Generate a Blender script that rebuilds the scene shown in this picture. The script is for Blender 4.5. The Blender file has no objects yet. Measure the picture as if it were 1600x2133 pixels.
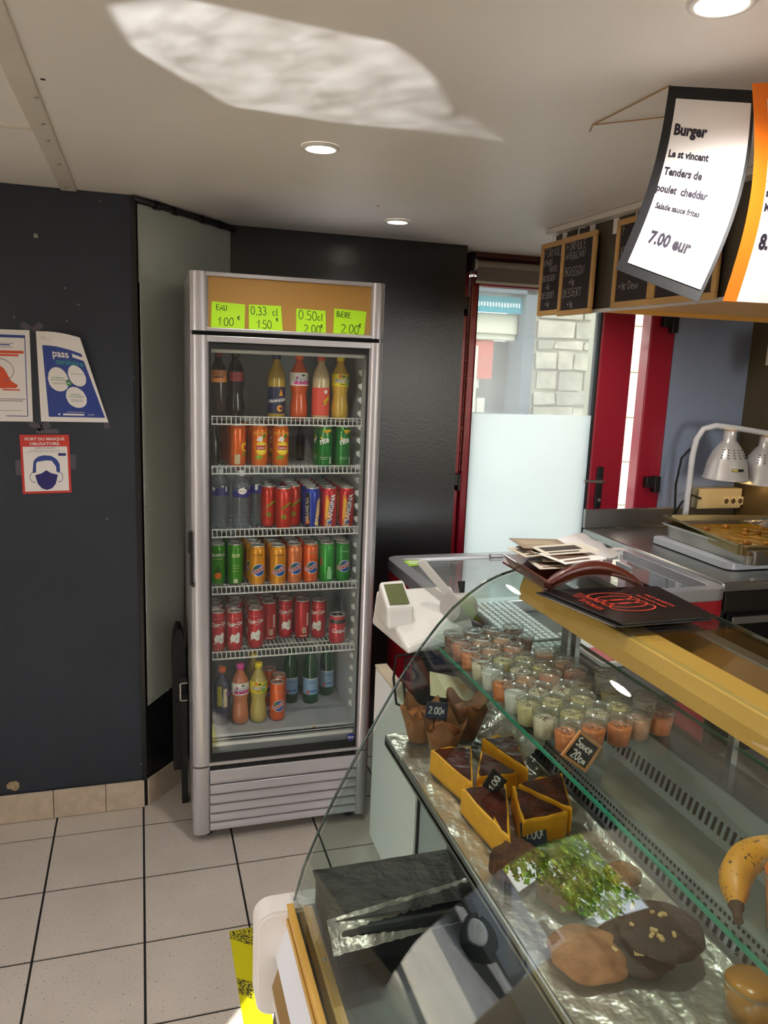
import bpy, bmesh, math, random
from mathutils import Vector, Matrix
from math import sin, cos, pi, radians
random.seed(7)
C = bpy.context.scene.collection
scene = bpy.context.scene

# ------------------------------------------------------------ camera, sky, sun, lamps, exposure
cam_d = bpy.data.cameras.new('camera'); cam = bpy.data.objects.new('camera', cam_d); C.objects.link(cam)
scene.camera = cam
yaw, pit, rol = 0.303793, 0.187741, -0.0388016
fwd = Vector((sin(yaw)*cos(pit), cos(yaw)*cos(pit), -sin(pit)))
rt = Vector((cos(yaw), -sin(yaw), 0)); dn = fwd.cross(rt)
r2 = rt*cos(rol)+dn*sin(rol); d2 = -rt*sin(rol)+dn*cos(rol)
cam.matrix_world = Matrix(((r2.x, -d2.x, -fwd.x, 0), (r2.y, -d2.y, -fwd.y, 0), (r2.z, -d2.z, -fwd.z, 1.68), (0, 0, 0, 1)))
cam_d.sensor_fit = 'HORIZONTAL'; cam_d.sensor_width = 36; cam_d.lens = 1634.0/1600*36
cam_d.clip_start = 0.02; cam_d.clip_end = 300

world = bpy.data.worlds.new('sky'); scene.world = world; world.use_nodes = True
nt = world.node_tree; nt.nodes.clear()
wo = nt.nodes.new('ShaderNodeOutputWorld'); bg = nt.nodes.new('ShaderNodeBackground'); sk = nt.nodes.new('ShaderNodeTexSky')
sk.sky_type = 'NISHITA'; sk.sun_disc = False; sk.sun_elevation = radians(31); sk.sun_rotation = radians(221); sk.air_density = 1.0; sk.dust_density = 1.2
bg.inputs[1].default_value = 0.62
hs = nt.nodes.new('ShaderNodeHueSaturation'); hs.inputs['Saturation'].default_value = .36; nt.links.new(sk.outputs[0], hs.inputs['Color']); nt.links.new(hs.outputs[0], bg.inputs[0]); nt.links.new(bg.outputs[0], wo.inputs[0])

sun_d = bpy.data.lights.new('sun', 'SUN'); sun = bpy.data.objects.new('sun', sun_d); C.objects.link(sun)
sun_d.energy = 12; sun_d.angle = radians(0.55); sun_d.color = (1, .95, .86)
sun.rotation_euler = Vector((.66*cos(radians(30)), .75*cos(radians(30)), -sin(radians(30)))).to_track_quat('-Z', 'Y').to_euler()

scene.view_settings.view_transform = 'Standard'; scene.view_settings.look = 'None'
scene.view_settings.gamma = 1; scene.view_settings.use_curve_mapping = False
scene.view_settings.exposure = 1.54
SPOTW, CEILW = 8, 70
scene.cycles.max_bounces = 12; scene.cycles.diffuse_bounces = 5; scene.cycles.glossy_bounces = 5
scene.cycles.transmission_bounces = 8; scene.cycles.transparent_max_bounces = 40
scene.cycles.sample_clamp_indirect = 6; scene.cycles.caustics_reflective = False; scene.cycles.caustics_refractive = False

def spot_lamp(loc, watts, col=(1, .93, .82), size=150, rad=.03, target=None, blend=.6, name='spot_light', gobo=0):
    d = bpy.data.lights.new(name, 'SPOT'); o = bpy.data.objects.new(name, d); C.objects.link(o)
    d.energy = watts; d.color = col; d.spot_size = radians(size); d.spot_blend = blend; d.shadow_soft_size = rad
    o.location = loc
    if gobo:
        d.use_nodes = True; n = d.node_tree.nodes; L = d.node_tree.links; e = n['Emission']; tc = n.new('ShaderNodeTexCoord'); ns = n.new('ShaderNodeTexNoise'); ns.inputs['Scale'].default_value = gobo; ns.inputs['Detail'].default_value = 2
        mp = n.new('ShaderNodeMapping'); mp.inputs['Scale'].default_value = (1, 2.4, 1); L.new(tc.outputs['Normal'], mp.inputs[0]); L.new(mp.outputs[0], ns.inputs[0]); r = n.new('ShaderNodeMapRange'); r.inputs[1].default_value = .3; r.inputs[2].default_value = .7; r.inputs[3].default_value = .45; r.inputs[4].default_value = 1.5
        L.new(ns.outputs[0], r.inputs[0]); L.new(r.outputs[0], e.inputs[1])
    if target is not None: o.rotation_euler = (Vector(target)-Vector(loc)).to_track_quat('-Z', 'Y').to_euler()
    return o

# ------------------------------------------------------------ materials
def S(h):
    h = h.lstrip('#'); c = [int(h[i:i+2], 16)/255 for i in (0, 2, 4)]
    return tuple(x/12.92 if x <= .04045 else ((x+.055)/1.055)**2.4 for x in c)+(1,)
MATS = {}
def mat(name, hexc, rough=.5, metal=0, var=0.0, vscale=8, bump=0, bscale=60, hex2=None, coat=0, spec=.5, trans=0, emit=0, stretch=None, aniso=0, sub=0):
    if name in MATS: return MATS[name]
    m = bpy.data.materials.new(name); m.use_nodes = True; n = m.node_tree.nodes; L = m.node_tree.links
    b = n['Principled BSDF']; b.inputs['Base Color'].default_value = S(hexc)
    b.inputs['Roughness'].default_value = rough; b.inputs['Metallic'].default_value = metal
    b.inputs['Specular IOR Level'].default_value = spec; b.inputs['Coat Weight'].default_value = coat
    b.inputs['Coat Roughness'].default_value = .05
    b.inputs['Transmission Weight'].default_value = trans
    if sub: b.inputs['Subsurface Weight'].default_value = sub; b.inputs['Subsurface Radius'].default_value = (.01, .005, .003)
    tc = n.new('ShaderNodeTexCoord'); mp = n.new('ShaderNodeMapping'); L.new(tc.outputs['Object'], mp.inputs[0])
    if stretch: mp.inputs['Scale'].default_value = stretch
    if var or hex2:
        t = n.new('ShaderNodeTexNoise'); t.inputs['Scale'].default_value = vscale; t.inputs['Detail'].default_value = 4
        L.new(mp.outputs[0], t.inputs[0])
        r = n.new('ShaderNodeValToRGB'); r.color_ramp.elements[0].position = .35; r.color_ramp.elements[1].position = .68
        c = S(hexc); c2 = S(hex2) if hex2 else tuple(min(1, x*(1+var)) for x in c[:3])+(1,)
        c1 = c if hex2 else tuple(x*(1-var) for x in c[:3])+(1,)
        r.color_ramp.elements[0].color = c1; r.color_ramp.elements[1].color = c2
        L.new(t.outputs[0], r.inputs[0]); L.new(r.outputs[0], b.inputs['Base Color'])
    if bump:
        t2 = n.new('ShaderNodeTexNoise'); t2.inputs['Scale'].default_value = bscale; t2.inputs['Detail'].default_value = 3
        L.new(mp.outputs[0], t2.inputs[0]); bp = n.new('ShaderNodeBump'); bp.inputs['Strength'].default_value = bump; bp.inputs['Distance'].default_value = .01
        L.new(t2.outputs[0], bp.inputs['Height']); L.new(bp.outputs[0], b.inputs['Normal'])
    if emit: b.inputs['Emission Color'].default_value = S(hexc); b.inputs['Emission Strength'].default_value = emit
    MATS[name] = m; return m

def glass(name, tint='F4FFFA', f0=.05, rough=0.0, haze=0.0, hazecol='FFFFFF', wav=0):
    """clear pane: see-through plus a mirror layer that grows at grazing angles (angle of incidence only)"""
    if name in MATS: return MATS[name]
    m = bpy.data.materials.new(name); m.use_nodes = True; n = m.node_tree.nodes; L = m.node_tree.links; n.clear()
    out = n.new('ShaderNodeOutputMaterial'); tr = n.new('ShaderNodeBsdfTransparent'); tr.inputs[0].default_value = S(tint)
    gl = n.new('ShaderNodeBsdfAnisotropic') if False else n.new('ShaderNodeBsdfGlossy'); gl.inputs['Roughness'].default_value = rough
    ge = n.new('ShaderNodeNewGeometry'); dt = n.new('ShaderNodeVectorMath'); dt.operation = 'DOT_PRODUCT'
    L.new(ge.outputs['Incoming'], dt.inputs[0]); L.new(ge.outputs['Normal'], dt.inputs[1])
    def M(op, a, b=None):
        x = n.new('ShaderNodeMath'); x.operation = op
        for i, v in enumerate((a, b)):
            if v is None: continue
            if isinstance(v, (int, float)): x.inputs[i].default_value = v
            else: L.new(v, x.inputs[i])
        return x.outputs[0]
    c = M('ABSOLUTE', dt.outputs['Value']); f = M('ADD', M('MULTIPLY', M('POWER', M('SUBTRACT', 1, c), 5), 1-f0), f0)
    mx = n.new('ShaderNodeMixShader'); L.new(f, mx.inputs[0]); L.new(gl.outputs[0], mx.inputs[2])
    if haze:
        df = n.new('ShaderNodeBsdfTranslucent'); d3 = n.new('ShaderNodeBsdfDiffuse'); d3.inputs[0].default_value = S(hazecol); df.inputs[0].default_value = S(hazecol)
        ad = n.new('ShaderNodeMixShader'); L.new(df.outputs[0], ad.inputs[1]); L.new(d3.outputs[0], ad.inputs[2]); ad.inputs[0].default_value = .5
        hz = n.new('ShaderNodeMixShader'); hz.inputs[0].default_value = haze
        tc = n.new('ShaderNodeTexCoord'); ns = n.new('ShaderNodeTexNoise'); ns.inputs['Scale'].default_value = 3.0; L.new(tc.outputs['Object'], ns.inputs[0])
        L.new(M('MULTIPLY', ns.outputs[0], haze*2), hz.inputs[0])
        L.new(tr.outputs[0], hz.inputs[1]); L.new(ad.outputs[0], hz.inputs[2]); L.new(hz.outputs[0], mx.inputs[1])
    else: L.new(tr.outputs[0], mx.inputs[1])
    L.new(mx.outputs[0], out.inputs[0]); MATS[name] = m; return m

def emitter(name, hexc, s):
    if name in MATS: return MATS[name]
    m = bpy.data.materials.new(name); m.use_nodes = True; n = m.node_tree.nodes; n.clear()
    e = n.new('ShaderNodeEmission'); e.inputs[0].default_value = S(hexc); e.inputs[1].default_value = s
    o = n.new('ShaderNodeOutputMaterial'); m.node_tree.links.new(e.outputs[0], o.inputs[0]); MATS[name] = m; return m

# ------------------------------------------------------------ mesh builder
class MB:
    def __init__(s): s.v = []; s.f = []; s.mi = []; s.sm = []; s.cur = 0; s.smooth = False; s.M = None
    def add(s, vs, fs, smooth=None):
        o = len(s.v)
        for p in vs:
            p = Vector(p)
            s.v.append(s.M @ p if s.M else p)
        for f in fs: s.f.append([i+o for i in f]); s.mi.append(s.cur); s.sm.append(s.smooth if smooth is None else smooth)
        return s
    def box(s, x0, y0, z0, x1, y1, z1):
        if x0 > x1: x0, x1 = x1, x0
        if y0 > y1: y0, y1 = y1, y0
        if z0 > z1: z0, z1 = z1, z0
        return s.add([(x, y, z) for z in (z0, z1) for x, y in ((x0, y0), (x1, y0), (x1, y1), (x0, y1))],
              [(3, 2, 1, 0), (4, 5, 6, 7), (0, 1, 5, 4), (1, 2, 6, 5), (2, 3, 7, 6), (3, 0, 4, 7)], False)
    def quadbox(s, q, d):
        """slab: four corners q (ccw seen from front) extruded along d"""
        q = [Vector(p) for p in q]; d = Vector(d)
        return s.add(q+[p+d for p in q], [(0, 1, 2, 3), (7, 6, 5, 4), (0, 4, 5, 1), (1, 5, 6, 2), (2, 6, 7, 3), (3, 7, 4, 0)], False)
    def prism(s, pts, axis, a0, a1, smooth=False):
        def P(p, a):
            return (a, p[0], p[1]) if axis == 'x' else (p[0], a, p[1]) if axis == 'y' else (p[0], p[1], a)
        n = len(pts)
        s.add([P(p, a0) for p in pts]+[P(p, a1) for p in pts], [[(i), (i+1) % n, (i+1) % n+n, i+n] for i in range(n)], smooth)
        s.add([P(p, a0) for p in pts], [list(range(n))[::-1]], False); s.add([P(p, a1) for p in pts], [list(range(n))], False)
        return s
    def lathe(s, prof, n=24, c=(0, 0, 0), smooth=True, cap=True, a0=0, a1=2*pi, sx=1, sy=1):
        c = Vector(c); k = len(prof); full = abs(a1-a0-2*pi) < 1e-6; m = n if full else n+1
        vs = [c+Vector((r*cos(a0+(a1-a0)*i/n)*sx, r*sin(a0+(a1-a0)*i/n)*sy, z)) for i in range(m) for r, z in prof]
        fs = [[i*k+j, ((i+1) % m)*k+j, ((i+1) % m)*k+j+1, i*k+j+1] for i in range(n) for j in range(k-1)]
        s.add(vs, fs, smooth)
        if cap and full:
            if prof[0][0] > 1e-5: s.add([vs[i*k] for i in range(m)] if not s.M else [s.M.inverted() @ (s.M @ vs[i*k]) for i in range(m)], [list(range(m))[::-1]], False)
            if prof[-1][0] > 1e-5: s.add([vs[i*k+k-1] for i in range(m)], [list(range(m))], False)
        return s
    def tube(s, pts, r, n=8, closed=False, caps=True):
        pts = [Vector(p) for p in pts]; N = len(pts); rings = []
        rr = r if isinstance(r, (list, tuple)) else [r]*N
        up = None
        for i, p in enumerate(pts):
            a = pts[(i-1) % N] if (closed or i > 0) else p; b = pts[(i+1) % N] if (closed or i < N-1) else p
            t = (b-a); t = t.normalized() if t.length > 1e-9 else Vector((0, 0, 1))
            if up is None: up = Vector((0, 0, 1)) if abs(t.z) < .9 else Vector((1, 0, 0))
            u = (up-t*up.dot(t)); u = u.normalized() if u.length > 1e-6 else t.orthogonal().normalized()
            up = u; w = t.cross(u)
            rings.append([p+(u*cos(2*pi*k/n)+w*sin(2*pi*k/n))*rr[i] for k in range(n)])
        vs = [q for R in rings for q in R]; M = N if closed else N-1
        fs = [[i*n+k, i*n+(k+1) % n, ((i+1) % N)*n+(k+1) % n, ((i+1) % N)*n+k] for i in range(M) for k in range(n)]
        s.add(vs, fs, True)
        if caps and not closed: s.add(rings[0], [list(range(n))[::-1]], False); s.add(rings[-1], [list(range(n))], False)
        return s
    def cyl(s, p0, p1, r0, r1=None, n=20):
        return s.tube([p0, p1], [r0, r0 if r1 is None else r1], n)
    def grid(s, fn, nu, nv, smooth=True, flip=False):
        vs = [fn(i/nu, j/nv) for j in range(nv+1) for i in range(nu+1)]
        fs = [[j*(nu+1)+i, j*(nu+1)+i+1, (j+1)*(nu+1)+i+1, (j+1)*(nu+1)+i] for j in range(nv) for i in range(nu)]
        if flip: fs = [f[::-1] for f in fs]
        return s.add(vs, fs, smooth)
    def slab(s, fn, nu, nv, off):
        """sheet with thickness: fn(u,v)->point, off vector"""
        off = Vector(off); s.grid(fn, nu, nv); s.grid(lambda u, v: Vector(fn(u, v))+off, nu, nv, flip=True)
        for a, b, k in (((0, 0), (1, 0), nu), ((1, 0), (1, 1), nv), ((1, 1), (0, 1), nu), ((0, 1), (0, 0), nv)):
            P = [Vector(fn(a[0]+(b[0]-a[0])*i/k, a[1]+(b[1]-a[1])*i/k)) for i in range(k+1)]
            s.add(P+[p+off for p in P], [[i, i+k+1, i+k+2, i+1] for i in range(k)], False)
        return s
    def build(s, name, mats, parent=None, bevel=0, seg=2, ang=35):
        me = bpy.data.meshes.new(name); me.from_pydata([tuple(p) for p in s.v], [], s.f)
        if not isinstance(mats, (list, tuple)): mats = [mats]
        for m in mats: me.materials.append(m)
        me.polygons.foreach_set('material_index', s.mi); me.polygons.foreach_set('use_smooth', s.sm); me.update()
        o = bpy.data.objects.new(name, me); C.objects.link(o)
        if parent is not None: o.parent = parent
        if bevel:
            b = o.modifiers.new('bevel', 'BEVEL'); b.width = bevel; b.segments = seg; b.limit_method = 'ANGLE'; b.angle_limit = radians(ang)
            b.harden_normals = False
        return o
def tag(o, label, cat, group=None, kind=None):
    if label: o['label'] = label
    if cat: o['category'] = cat
    if group: o['group'] = group
    if kind: o['kind'] = kind
    return o
def thing(name, label, cat, loc=(0, 0, 0), rz=0, group=None, rot=None):
    o = bpy.data.objects.new(name, None); C.objects.link(o); o.empty_display_size = .05
    o.location = loc; o.rotation_euler = rot or (0, 0, rz); return tag(o, label, cat, group)
def struct(mb, name, m, label=None, parent=None, bevel=0):
    o = mb.build(name, m, parent, bevel); o['kind'] = 'structure'
    if label: o['label'] = label
    return o
def copy_tree(o, parent=None):
    c = o.copy(); C.objects.link(c); c.parent = parent
    for ch in list(o.children): copy_tree(ch, c)
    return c
def dup(o, loc, label, rz=None, group=None):
    c = copy_tree(o); c.location = loc; c['label'] = label
    if rz is not None: c.rotation_euler = (0, 0, rz)
    if group: c['group'] = group
    return c
ORD = ['front', 'second', 'third', 'fourth', 'fifth', 'sixth', 'seventh', 'eighth', 'ninth', 'tenth', 'eleventh', 'twelfth']

# ------------------------------------------------------------ flat print: text, strokes, shapes mapped on a surface  fn(x, y, off)
TX = {}
def tmesh(s, bold=0.0, shear=0):
    k = (s, bold, shear)
    if k not in TX:
        c = bpy.data.curves.new('print', 'FONT'); c.body = s; c.offset = bold; c.shear = shear; c.resolution_u = 2; c.align_x = 'CENTER'
        o = bpy.data.objects.new('print', c); me = bpy.data.meshes.new_from_object(o)
        TX[k] = ([tuple(v.co[:2]) for v in me.vertices], [list(p.vertices) for p in me.polygons])
        bpy.data.objects.remove(o); bpy.data.curves.remove(c); bpy.data.meshes.remove(me)
    return TX[k]
def ink(mb, s, x, y, size, fn, off=.0006, bold=.01, rot=0, sx=1, shear=0, arc=0, left=False):
    vs, fs = tmesh(s, bold, shear)
    if left: x -= min(v[0] for v in vs)*size*sx
    c, d = cos(rot), sin(rot); P = []
    for a, b in vs:
        a *= size*sx; b *= size
        P.append(fn(x+a*c-b*d, y+a*d+b*c, off))
    mb.add(P, fs, False)
def shape(mb, pts, fn, off=.0005, n=12):
    """x-monotone outline filled with vertical strips so that it follows a curved surface"""
    xs = [p[0] for p in pts]; x0, x1 = min(xs), max(xs); N = len(pts); cols = []
    for i in range(n+1):
        x = x0+(x1-x0)*(i/n); x = min(max(x, x0+1e-7), x1-1e-7); ys = []
        for a in range(N):
            p, q = pts[a], pts[(a+1) % N]
            if (p[0]-x)*(q[0]-x) <= 0 and p[0] != q[0]: ys.append(p[1]+(q[1]-p[1])*(x-p[0])/(q[0]-p[0]))
        if ys: cols.append((x, min(ys), max(ys)))
    vs = []
    for x, a, b in cols: vs += [fn(x, a, off), fn(x, (a+b)/2, off), fn(x, b, off)]
    mb.add(vs, [f for i in range(len(cols)-1) for f in ([3*i, 3*i+3, 3*i+4, 3*i+1], [3*i+1, 3*i+4, 3*i+5, 3*i+2])], False)
def rect(mb, x0, y0, x1, y1, fn, off=.0005, n=6): shape(mb, [(x0, y0), (x1, y0), (x1, y1), (x0, y1)], fn, off, n)
def disc(mb, x, y, r, fn, off=.0005, n=14, ry=None):
    ry = ry or r; shape(mb, [(x+r*cos(2*pi*i/28), y+ry*sin(2*pi*i/28)) for i in range(28)], fn, off, n)
def stroke(mb, pts, w, fn, off=.0006):
    pts = [Vector((p[0], p[1])) for p in pts]; L = []; R = []
    for i, p in enumerate(pts):
        a = pts[max(i-1, 0)]; b = pts[min(i+1, len(pts)-1)]; t = b-a
        if t.length < 1e-9: t = Vector((1, 0))
        t.normalize(); nn = Vector((-t.y, t.x))*w/2
        L.append(fn(p.x+nn.x, p.y+nn.y, off)); R.append(fn(p.x-nn.x, p.y-nn.y, off))
    k = len(pts); mb.add(L+R, [[i, i+k, i+k+1, i+1] for i in range(k-1)], False)
def el(cx, cy, rx, ry, a0, a1, n=9): return [(cx+rx*cos(radians(a0+(a1-a0)*i/n)), cy+ry*sin(radians(a0+(a1-a0)*i/n))) for i in range(n+1)]
HW = {
 'A': [[(0, 0), (.3, 1), (.6, 0)], [(.12, .38), (.5, .4)]], 'B': [[(.05, 0), (.05, 1)]+el(.1, .76, .36, .24, 90, -90)+el(.1, .26, .42, .26, 90, -90)],
 'C': [el(.35, .5, .34, .5, 55, 305)], 'D': [[(.05, 1), (.05, 0)], [(0, 1)]+el(.1, .5, .48, .5, 90, -90)+[(0, 0)]],
 'E': [[(.5, 1), (.05, 1), (.05, 0), (.52, 0)], [(.05, .52), (.42, .54)]], 'F': [[(.55, 1), (.05, .97), (.05, 0)], [(.05, .52), (.42, .54)]],
 'G': [el(.35, .5, .34, .5, 55, 340)+[(.4, .42)]], 'H': [[(.05, 1), (.05, 0)], [(.5, 1), (.5, 0)], [(.05, .5), (.5, .5)]], 'I': [[(.2, 1), (.2, 0)]],
 'K': [[(.05, 1), (.05, 0)], [(.5, 1), (.05, .45), (.52, 0)]], 'L': [[(.05, 1), (.05, 0), (.5, 0)]], 'M': [[(0, 0), (.08, 1), (.33, .35), (.6, 1), (.68, 0)]],
 'N': [[(.03, 0), (.06, 1), (.5, 0), (.54, 1)]], 'O': [el(.32, .5, .3, .5, 90, 450, 14)], 'P': [[(.05, 0), (.05, 1)]+el(.1, .74, .38, .26, 90, -90)],
 'R': [[(.05, 0), (.05, 1)]+el(.1, .74, .38, .26, 90, -90)+[(.5, 0)]], 'S': [el(.3, .75, .24, .25, 40, 240)+el(.28, .25, .26, .26, 70, -150)],
 'T': [[(0, 1), (.6, 1)], [(.3, 1), (.28, 0)]], 'U': [[(.03, 1), (.05, .3)]+el(.28, .28, .23, .28, 190, 350)+[(.52, 1)]], 'V': [[(0, 1), (.25, 0), (.55, 1)]],
 'Z': [[(0, 1), (.5, 1), (0, 0), (.55, 0)]], 'Q': [el(.32, .5, .3, .5, 90, 450, 14), [(.35, .2), (.6, -.05)]],
 '0': [el(.28, .5, .25, .5, 90, 450, 14)], '1': [[(.02, .62), (.32, 1), (.24, 0)]], '2': [el(.27, .74, .24, .26, 160, -20)+[(.03, 0), (.55, .02)]],
 '3': [el(.24, .75, .22, .25, 140, -80)+el(.24, .25, .27, .27, 85, -140)], '5': [[(.5, 1), (.12, 1), (.08, .58)]+el(.24, .3, .27, .3, 110, -140)],
 '6': [[(.42, 1), (.1, .5)]+el(.28, .25, .23, .25, 170, -190, 12)], '7': [[(0, 1), (.5, 1), (.18, 0)]], '8': [el(.28, .75, .2, .25, 270, 630, 12), el(.28, .25, .25, .25, 90, 450, 12)],
 '.': [[(.12, .06), (.16, 0)]], ',': [[(.15, .08), (.08, -.14)]], '+': [[(.02, .45), (.48, .45)], [(.25, .7), (.25, .2)]], '/': [[(0, 0), (.3, 1)]],
 'e': [[(.06, .28), (.4, .34)]+el(.24, .28, .19, .27, 15, 300)], '€': [el(.3, .3, .26, .32, 50, 310), [(-.02, .38), (.34, .4)], [(-.02, .24), (.32, .25)]],
 'c': [el(.24, .27, .2, .27, 50, 310)], 'l': [[(.2, 1), (.1, .1), (.25, 0)]], 'd': [el(.2, .25, .18, .25, 60, 400, 12), [(.44, .95), (.4, 0)]],
 'a': [el(.2, .25, .18, .25, 60, 400, 12), [(.4, .5), (.42, 0)]], 'u': [[(.03, .5), (.06, .12), (.2, 0), (.36, .15), (.4, .5), (.42, 0)]],
 'm': [[(.02, 0), (.05, .5), (.1, .4), (.22, .5), (.26, 0), (.3, .4), (.44, .5), (.48, 0)]], 's': [el(.18, .38, .13, .13, 40, 240, 6)+el(.18, .13, .15, .14, 70, -150, 6)],
 'i': [[(.1, .5), (.1, 0)]], 'r': [[(.04, .5), (.06, 0), (.1, .35), (.3, .5)]], 'é': [[(.06, .28), (.4, .34)]+el(.24, .28, .19, .27, 15, 300), [(.2, .68), (.34, .85)]],
 '-': [[(.05, .4), (.35, .42)]], "'": [[(.1, 1), (.08, .8)]], 'n': [[(.02, .5), (.05, 0), (.08, .38), (.22, .5), (.32, .35), (.34, 0)]], 'o': [el(.2, .25, .18, .25, 60, 420, 12)], 't': [[(.2, .9), (.16, .05), (.3, 0)], [(.02, .55), (.36, .57)]],
}
def hand(mb, s, x, y, h, fn, w=None, gap=.14, off=.0006, sx=1, rot=0, jit=.04):
    w = w or h*.09; rg = random.Random(len(s)*31+int(abs(x)*9999)); cr, sr = cos(rot), sin(rot); cx = 0
    for ch in s:
        if ch == ' ': cx += .4*h*sx; continue
        k = .55 if ch == '^' else 1
        g = HW.get(ch, HW.get(ch.upper(), []))
        j = rg.uniform(-jit, jit)*h; mx = 0
        for pl in g:
            pts = []
            for a, b in pl:
                mx = max(mx, a); X = cx+a*h*sx; Y = b*h+j; pts.append((x+X*cr-Y*sr, y+X*sr+Y*cr))
            stroke(mb, pts, w, fn, off)
        cx += (mx+gap)*h*sx
def hand_euro(mb, x, y, h, fn, w): hand(mb, '€', x, y, h, fn, w)
def planeY(x0, y0, z0):            # sheet facing -Y
    return lambda x, y, o: (x0+x, y0-o, z0+y)
def cylf(r, z0=0, rr=0):            # label on a can, facing -Y
    return lambda x, y, o: ((r+o)*sin(x/r+rr), -(r+o)*cos(x/r+rr), z0+y)
def patch(c00, c10, c11, c01, bulge=None):
    """c00 bottom left, c10 bottom right, c11 top right, c01 top left ; x,y in 0..1"""
    a, b, c, d = map(Vector, (c00, c10, c11, c01)); nn = (b-a).cross(d-a).normalized()
    def f(x, y, o):
        p = a*(1-x)*(1-y)+b*x*(1-y)+c*x*y+d*(1-x)*y
        if bulge: p = p+Vector(bulge(x, y))
        return p+nn*o
    return f
def WB(loc):
    b = MB(); b.M = Matrix.Translation(-Vector(loc)); return b

# ------------------------------------------------------------ shared materials
m_black = mat('black_plastic', '0E0E10', .35); m_rub = mat('black_rubber', '0A0A0A', .7)
m_dark = mat('anthracite_paint', '232A37', .55, var=.12, vscale=3, bump=.12, bscale=180)
m_darkr = mat('anthracite_paint_rear', '1E2022', .28, var=.1, vscale=2, bump=.05, bscale=120)
m_ceil = mat('white_ceiling_paint', 'F1EDE8', .42, var=.035, vscale=1.6, bump=.05, bscale=14)
m_strip = mat('ceiling_strip_paint', 'DCD5CA', .35, var=.03)
m_tile = mat('speckled_tile', 'BFB6AD', .3, var=.05, vscale=5, spec=.45)
m_grout = mat('dark_grout', '17171A', .8, bump=.3, bscale=200)
m_base = mat('baseboard_tile', 'BDAE9C', .35, var=.1, vscale=30)
m_alu = mat('brushed_aluminium', 'C4C4C8', .32, .75, var=.04, vscale=20, stretch=(40, 40, 1))
m_sheet = mat('galvanised_sheet', 'C4CEC6', .33, .4, var=.08, vscale=3, stretch=(1, 1, .4))
m_steel = mat('stainless_steel', 'A9A9A6', .3, .9, var=.1, vscale=5, bump=.03, bscale=90)
m_red = mat('crimson_lacquer', '98102A', .3, var=.05, vscale=2, coat=.3)
m_white = mat('white_plastic', 'E6E4E0', .4); m_wmel = mat('white_melamine', 'EEF0F2', .45)
m_bluewall = mat('blue_grey_paint', '8C98B0', .5, var=.06, vscale=2)
m_kwall = mat('greasy_kitchen_wall', '6A5C3E', .35, .2, var=.15, vscale=2)
m_yel = mat('golden_yellow_board', 'EEB85A', .45, var=.06, vscale=3)
m_olive = mat('dark_olive_panel', '4E473A', .5, var=.1, vscale=4)
m_wall = mat('cream_wall', 'C9C0B0', .6, var=.05, vscale=2)
m_paper = mat('white_paper', 'E8E4E4', .6); m_ink = mat('black_ink', '17151A', .6)
m_tape = mat('clear_tape', '54525C', .25)
# speckles in the tile: second noise layer
_n = m_tile.node_tree.nodes; _l = m_tile.node_tree.links
_b = _n['Principled BSDF']; _src = _b.inputs['Base Color'].links[0].from_socket
_tc = _n.new('ShaderNodeTexCoord'); _oi = _n.new('ShaderNodeObjectInfo')
_vo = _n.new('ShaderNodeTexVoronoi'); _vo.inputs['Scale'].default_value = 70; _ge = _n.new('ShaderNodeNewGeometry')
_nz = _n.new('ShaderNodeTexNoise'); _nz.inputs['Scale'].default_value = 170; _nz.inputs['Detail'].default_value = 2
_l.new(_ge.outputs['Position'], _nz.inputs[0]); _l.new(_ge.outputs['Position'], _vo.inputs['Vector'])
_cr = _n.new('ShaderNodeValToRGB'); _cr.color_ramp.elements[0].position = .655; _cr.color_ramp.elements[1].position = .70
_l.new(_nz.outputs[0], _cr.inputs[0]); _mx = _n.new('ShaderNodeMixRGB'); _mx.inputs[2].default_value = S('6B625A')
_l.new(_cr.outputs[0], _mx.inputs[0]); _l.new(_src, _mx.inputs[1]); _l.new(_mx.outputs[0], _b.inputs['Base Color'])
for nd in list(_n):
    if nd.type == 'TEX_NOISE' and nd is not _nz: _l.new(_ge.outputs['Position'], nd.inputs[0])

HC = 2.187
# ------------------------------------------------------------ floor and tiles
fl = struct(MB().box(-2.06, -1.6, -.08, 3.2, 4.06, -.0035), 'floor', m_grout, 'floor of pale speckled square tiles with dark joints')
P_ = .302; first = None; cnt = 0
for i in range(-7, 11):
    for j in range(-13, 3):
        x0 = -.018+i*P_; y0 = 2.405+j*P_
        if x0 < -2.1 or x0 > 3.1: continue
        if first is None:
            mb = MB(); g = .0035; mb.prism([(g, g), (P_-g, g), (P_-g, P_-g), (g, P_-g)], 'z', -.003, 0)
            o = mb.build('tile', m_tile, fl); first = o
        else: o = first.copy(); C.objects.link(o)
        o.location = (x0, y0, random.uniform(-.0004, .0004)); o.parent = fl; cnt += 1

# ------------------------------------------------------------ walls
A = Vector((-.011, 2.841, 0)); Bp = Vector((.348, 3.262, 0)); AB = (Bp-A).normalized(); NA = Vector((AB.y, -AB.x, 0))   # towards the room
wl = struct(MB().box(-1.4, 2.841, 0, -.011, 2.9, HC), 'wall_left', m_dark, 'charcoal blue painted wall behind the posters')
def angp(s, z, o=0): p = A+AB*s+NA*o; return (p.x, p.y, z)
L_ = (Bp-A).length
mb = MB(); mb.quadbox([angp(0, 0), angp(L_, 0), angp(L_, HC), angp(0, HC)], -NA*.06); wa = struct(mb, 'wall_corner', m_darkr, 'dark angled wall segment between charcoal wall and fridge')
wb = struct(MB().box(.33, 3.262, 0, 1.352, 3.5, HC), 'wall_back', m_darkr, 'dark satin wall behind the drinks fridge')
struct(MB().box(-1.46, 2.9, 0, -1.4, 4.0, HC), 'wall_porch', m_wall)
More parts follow.
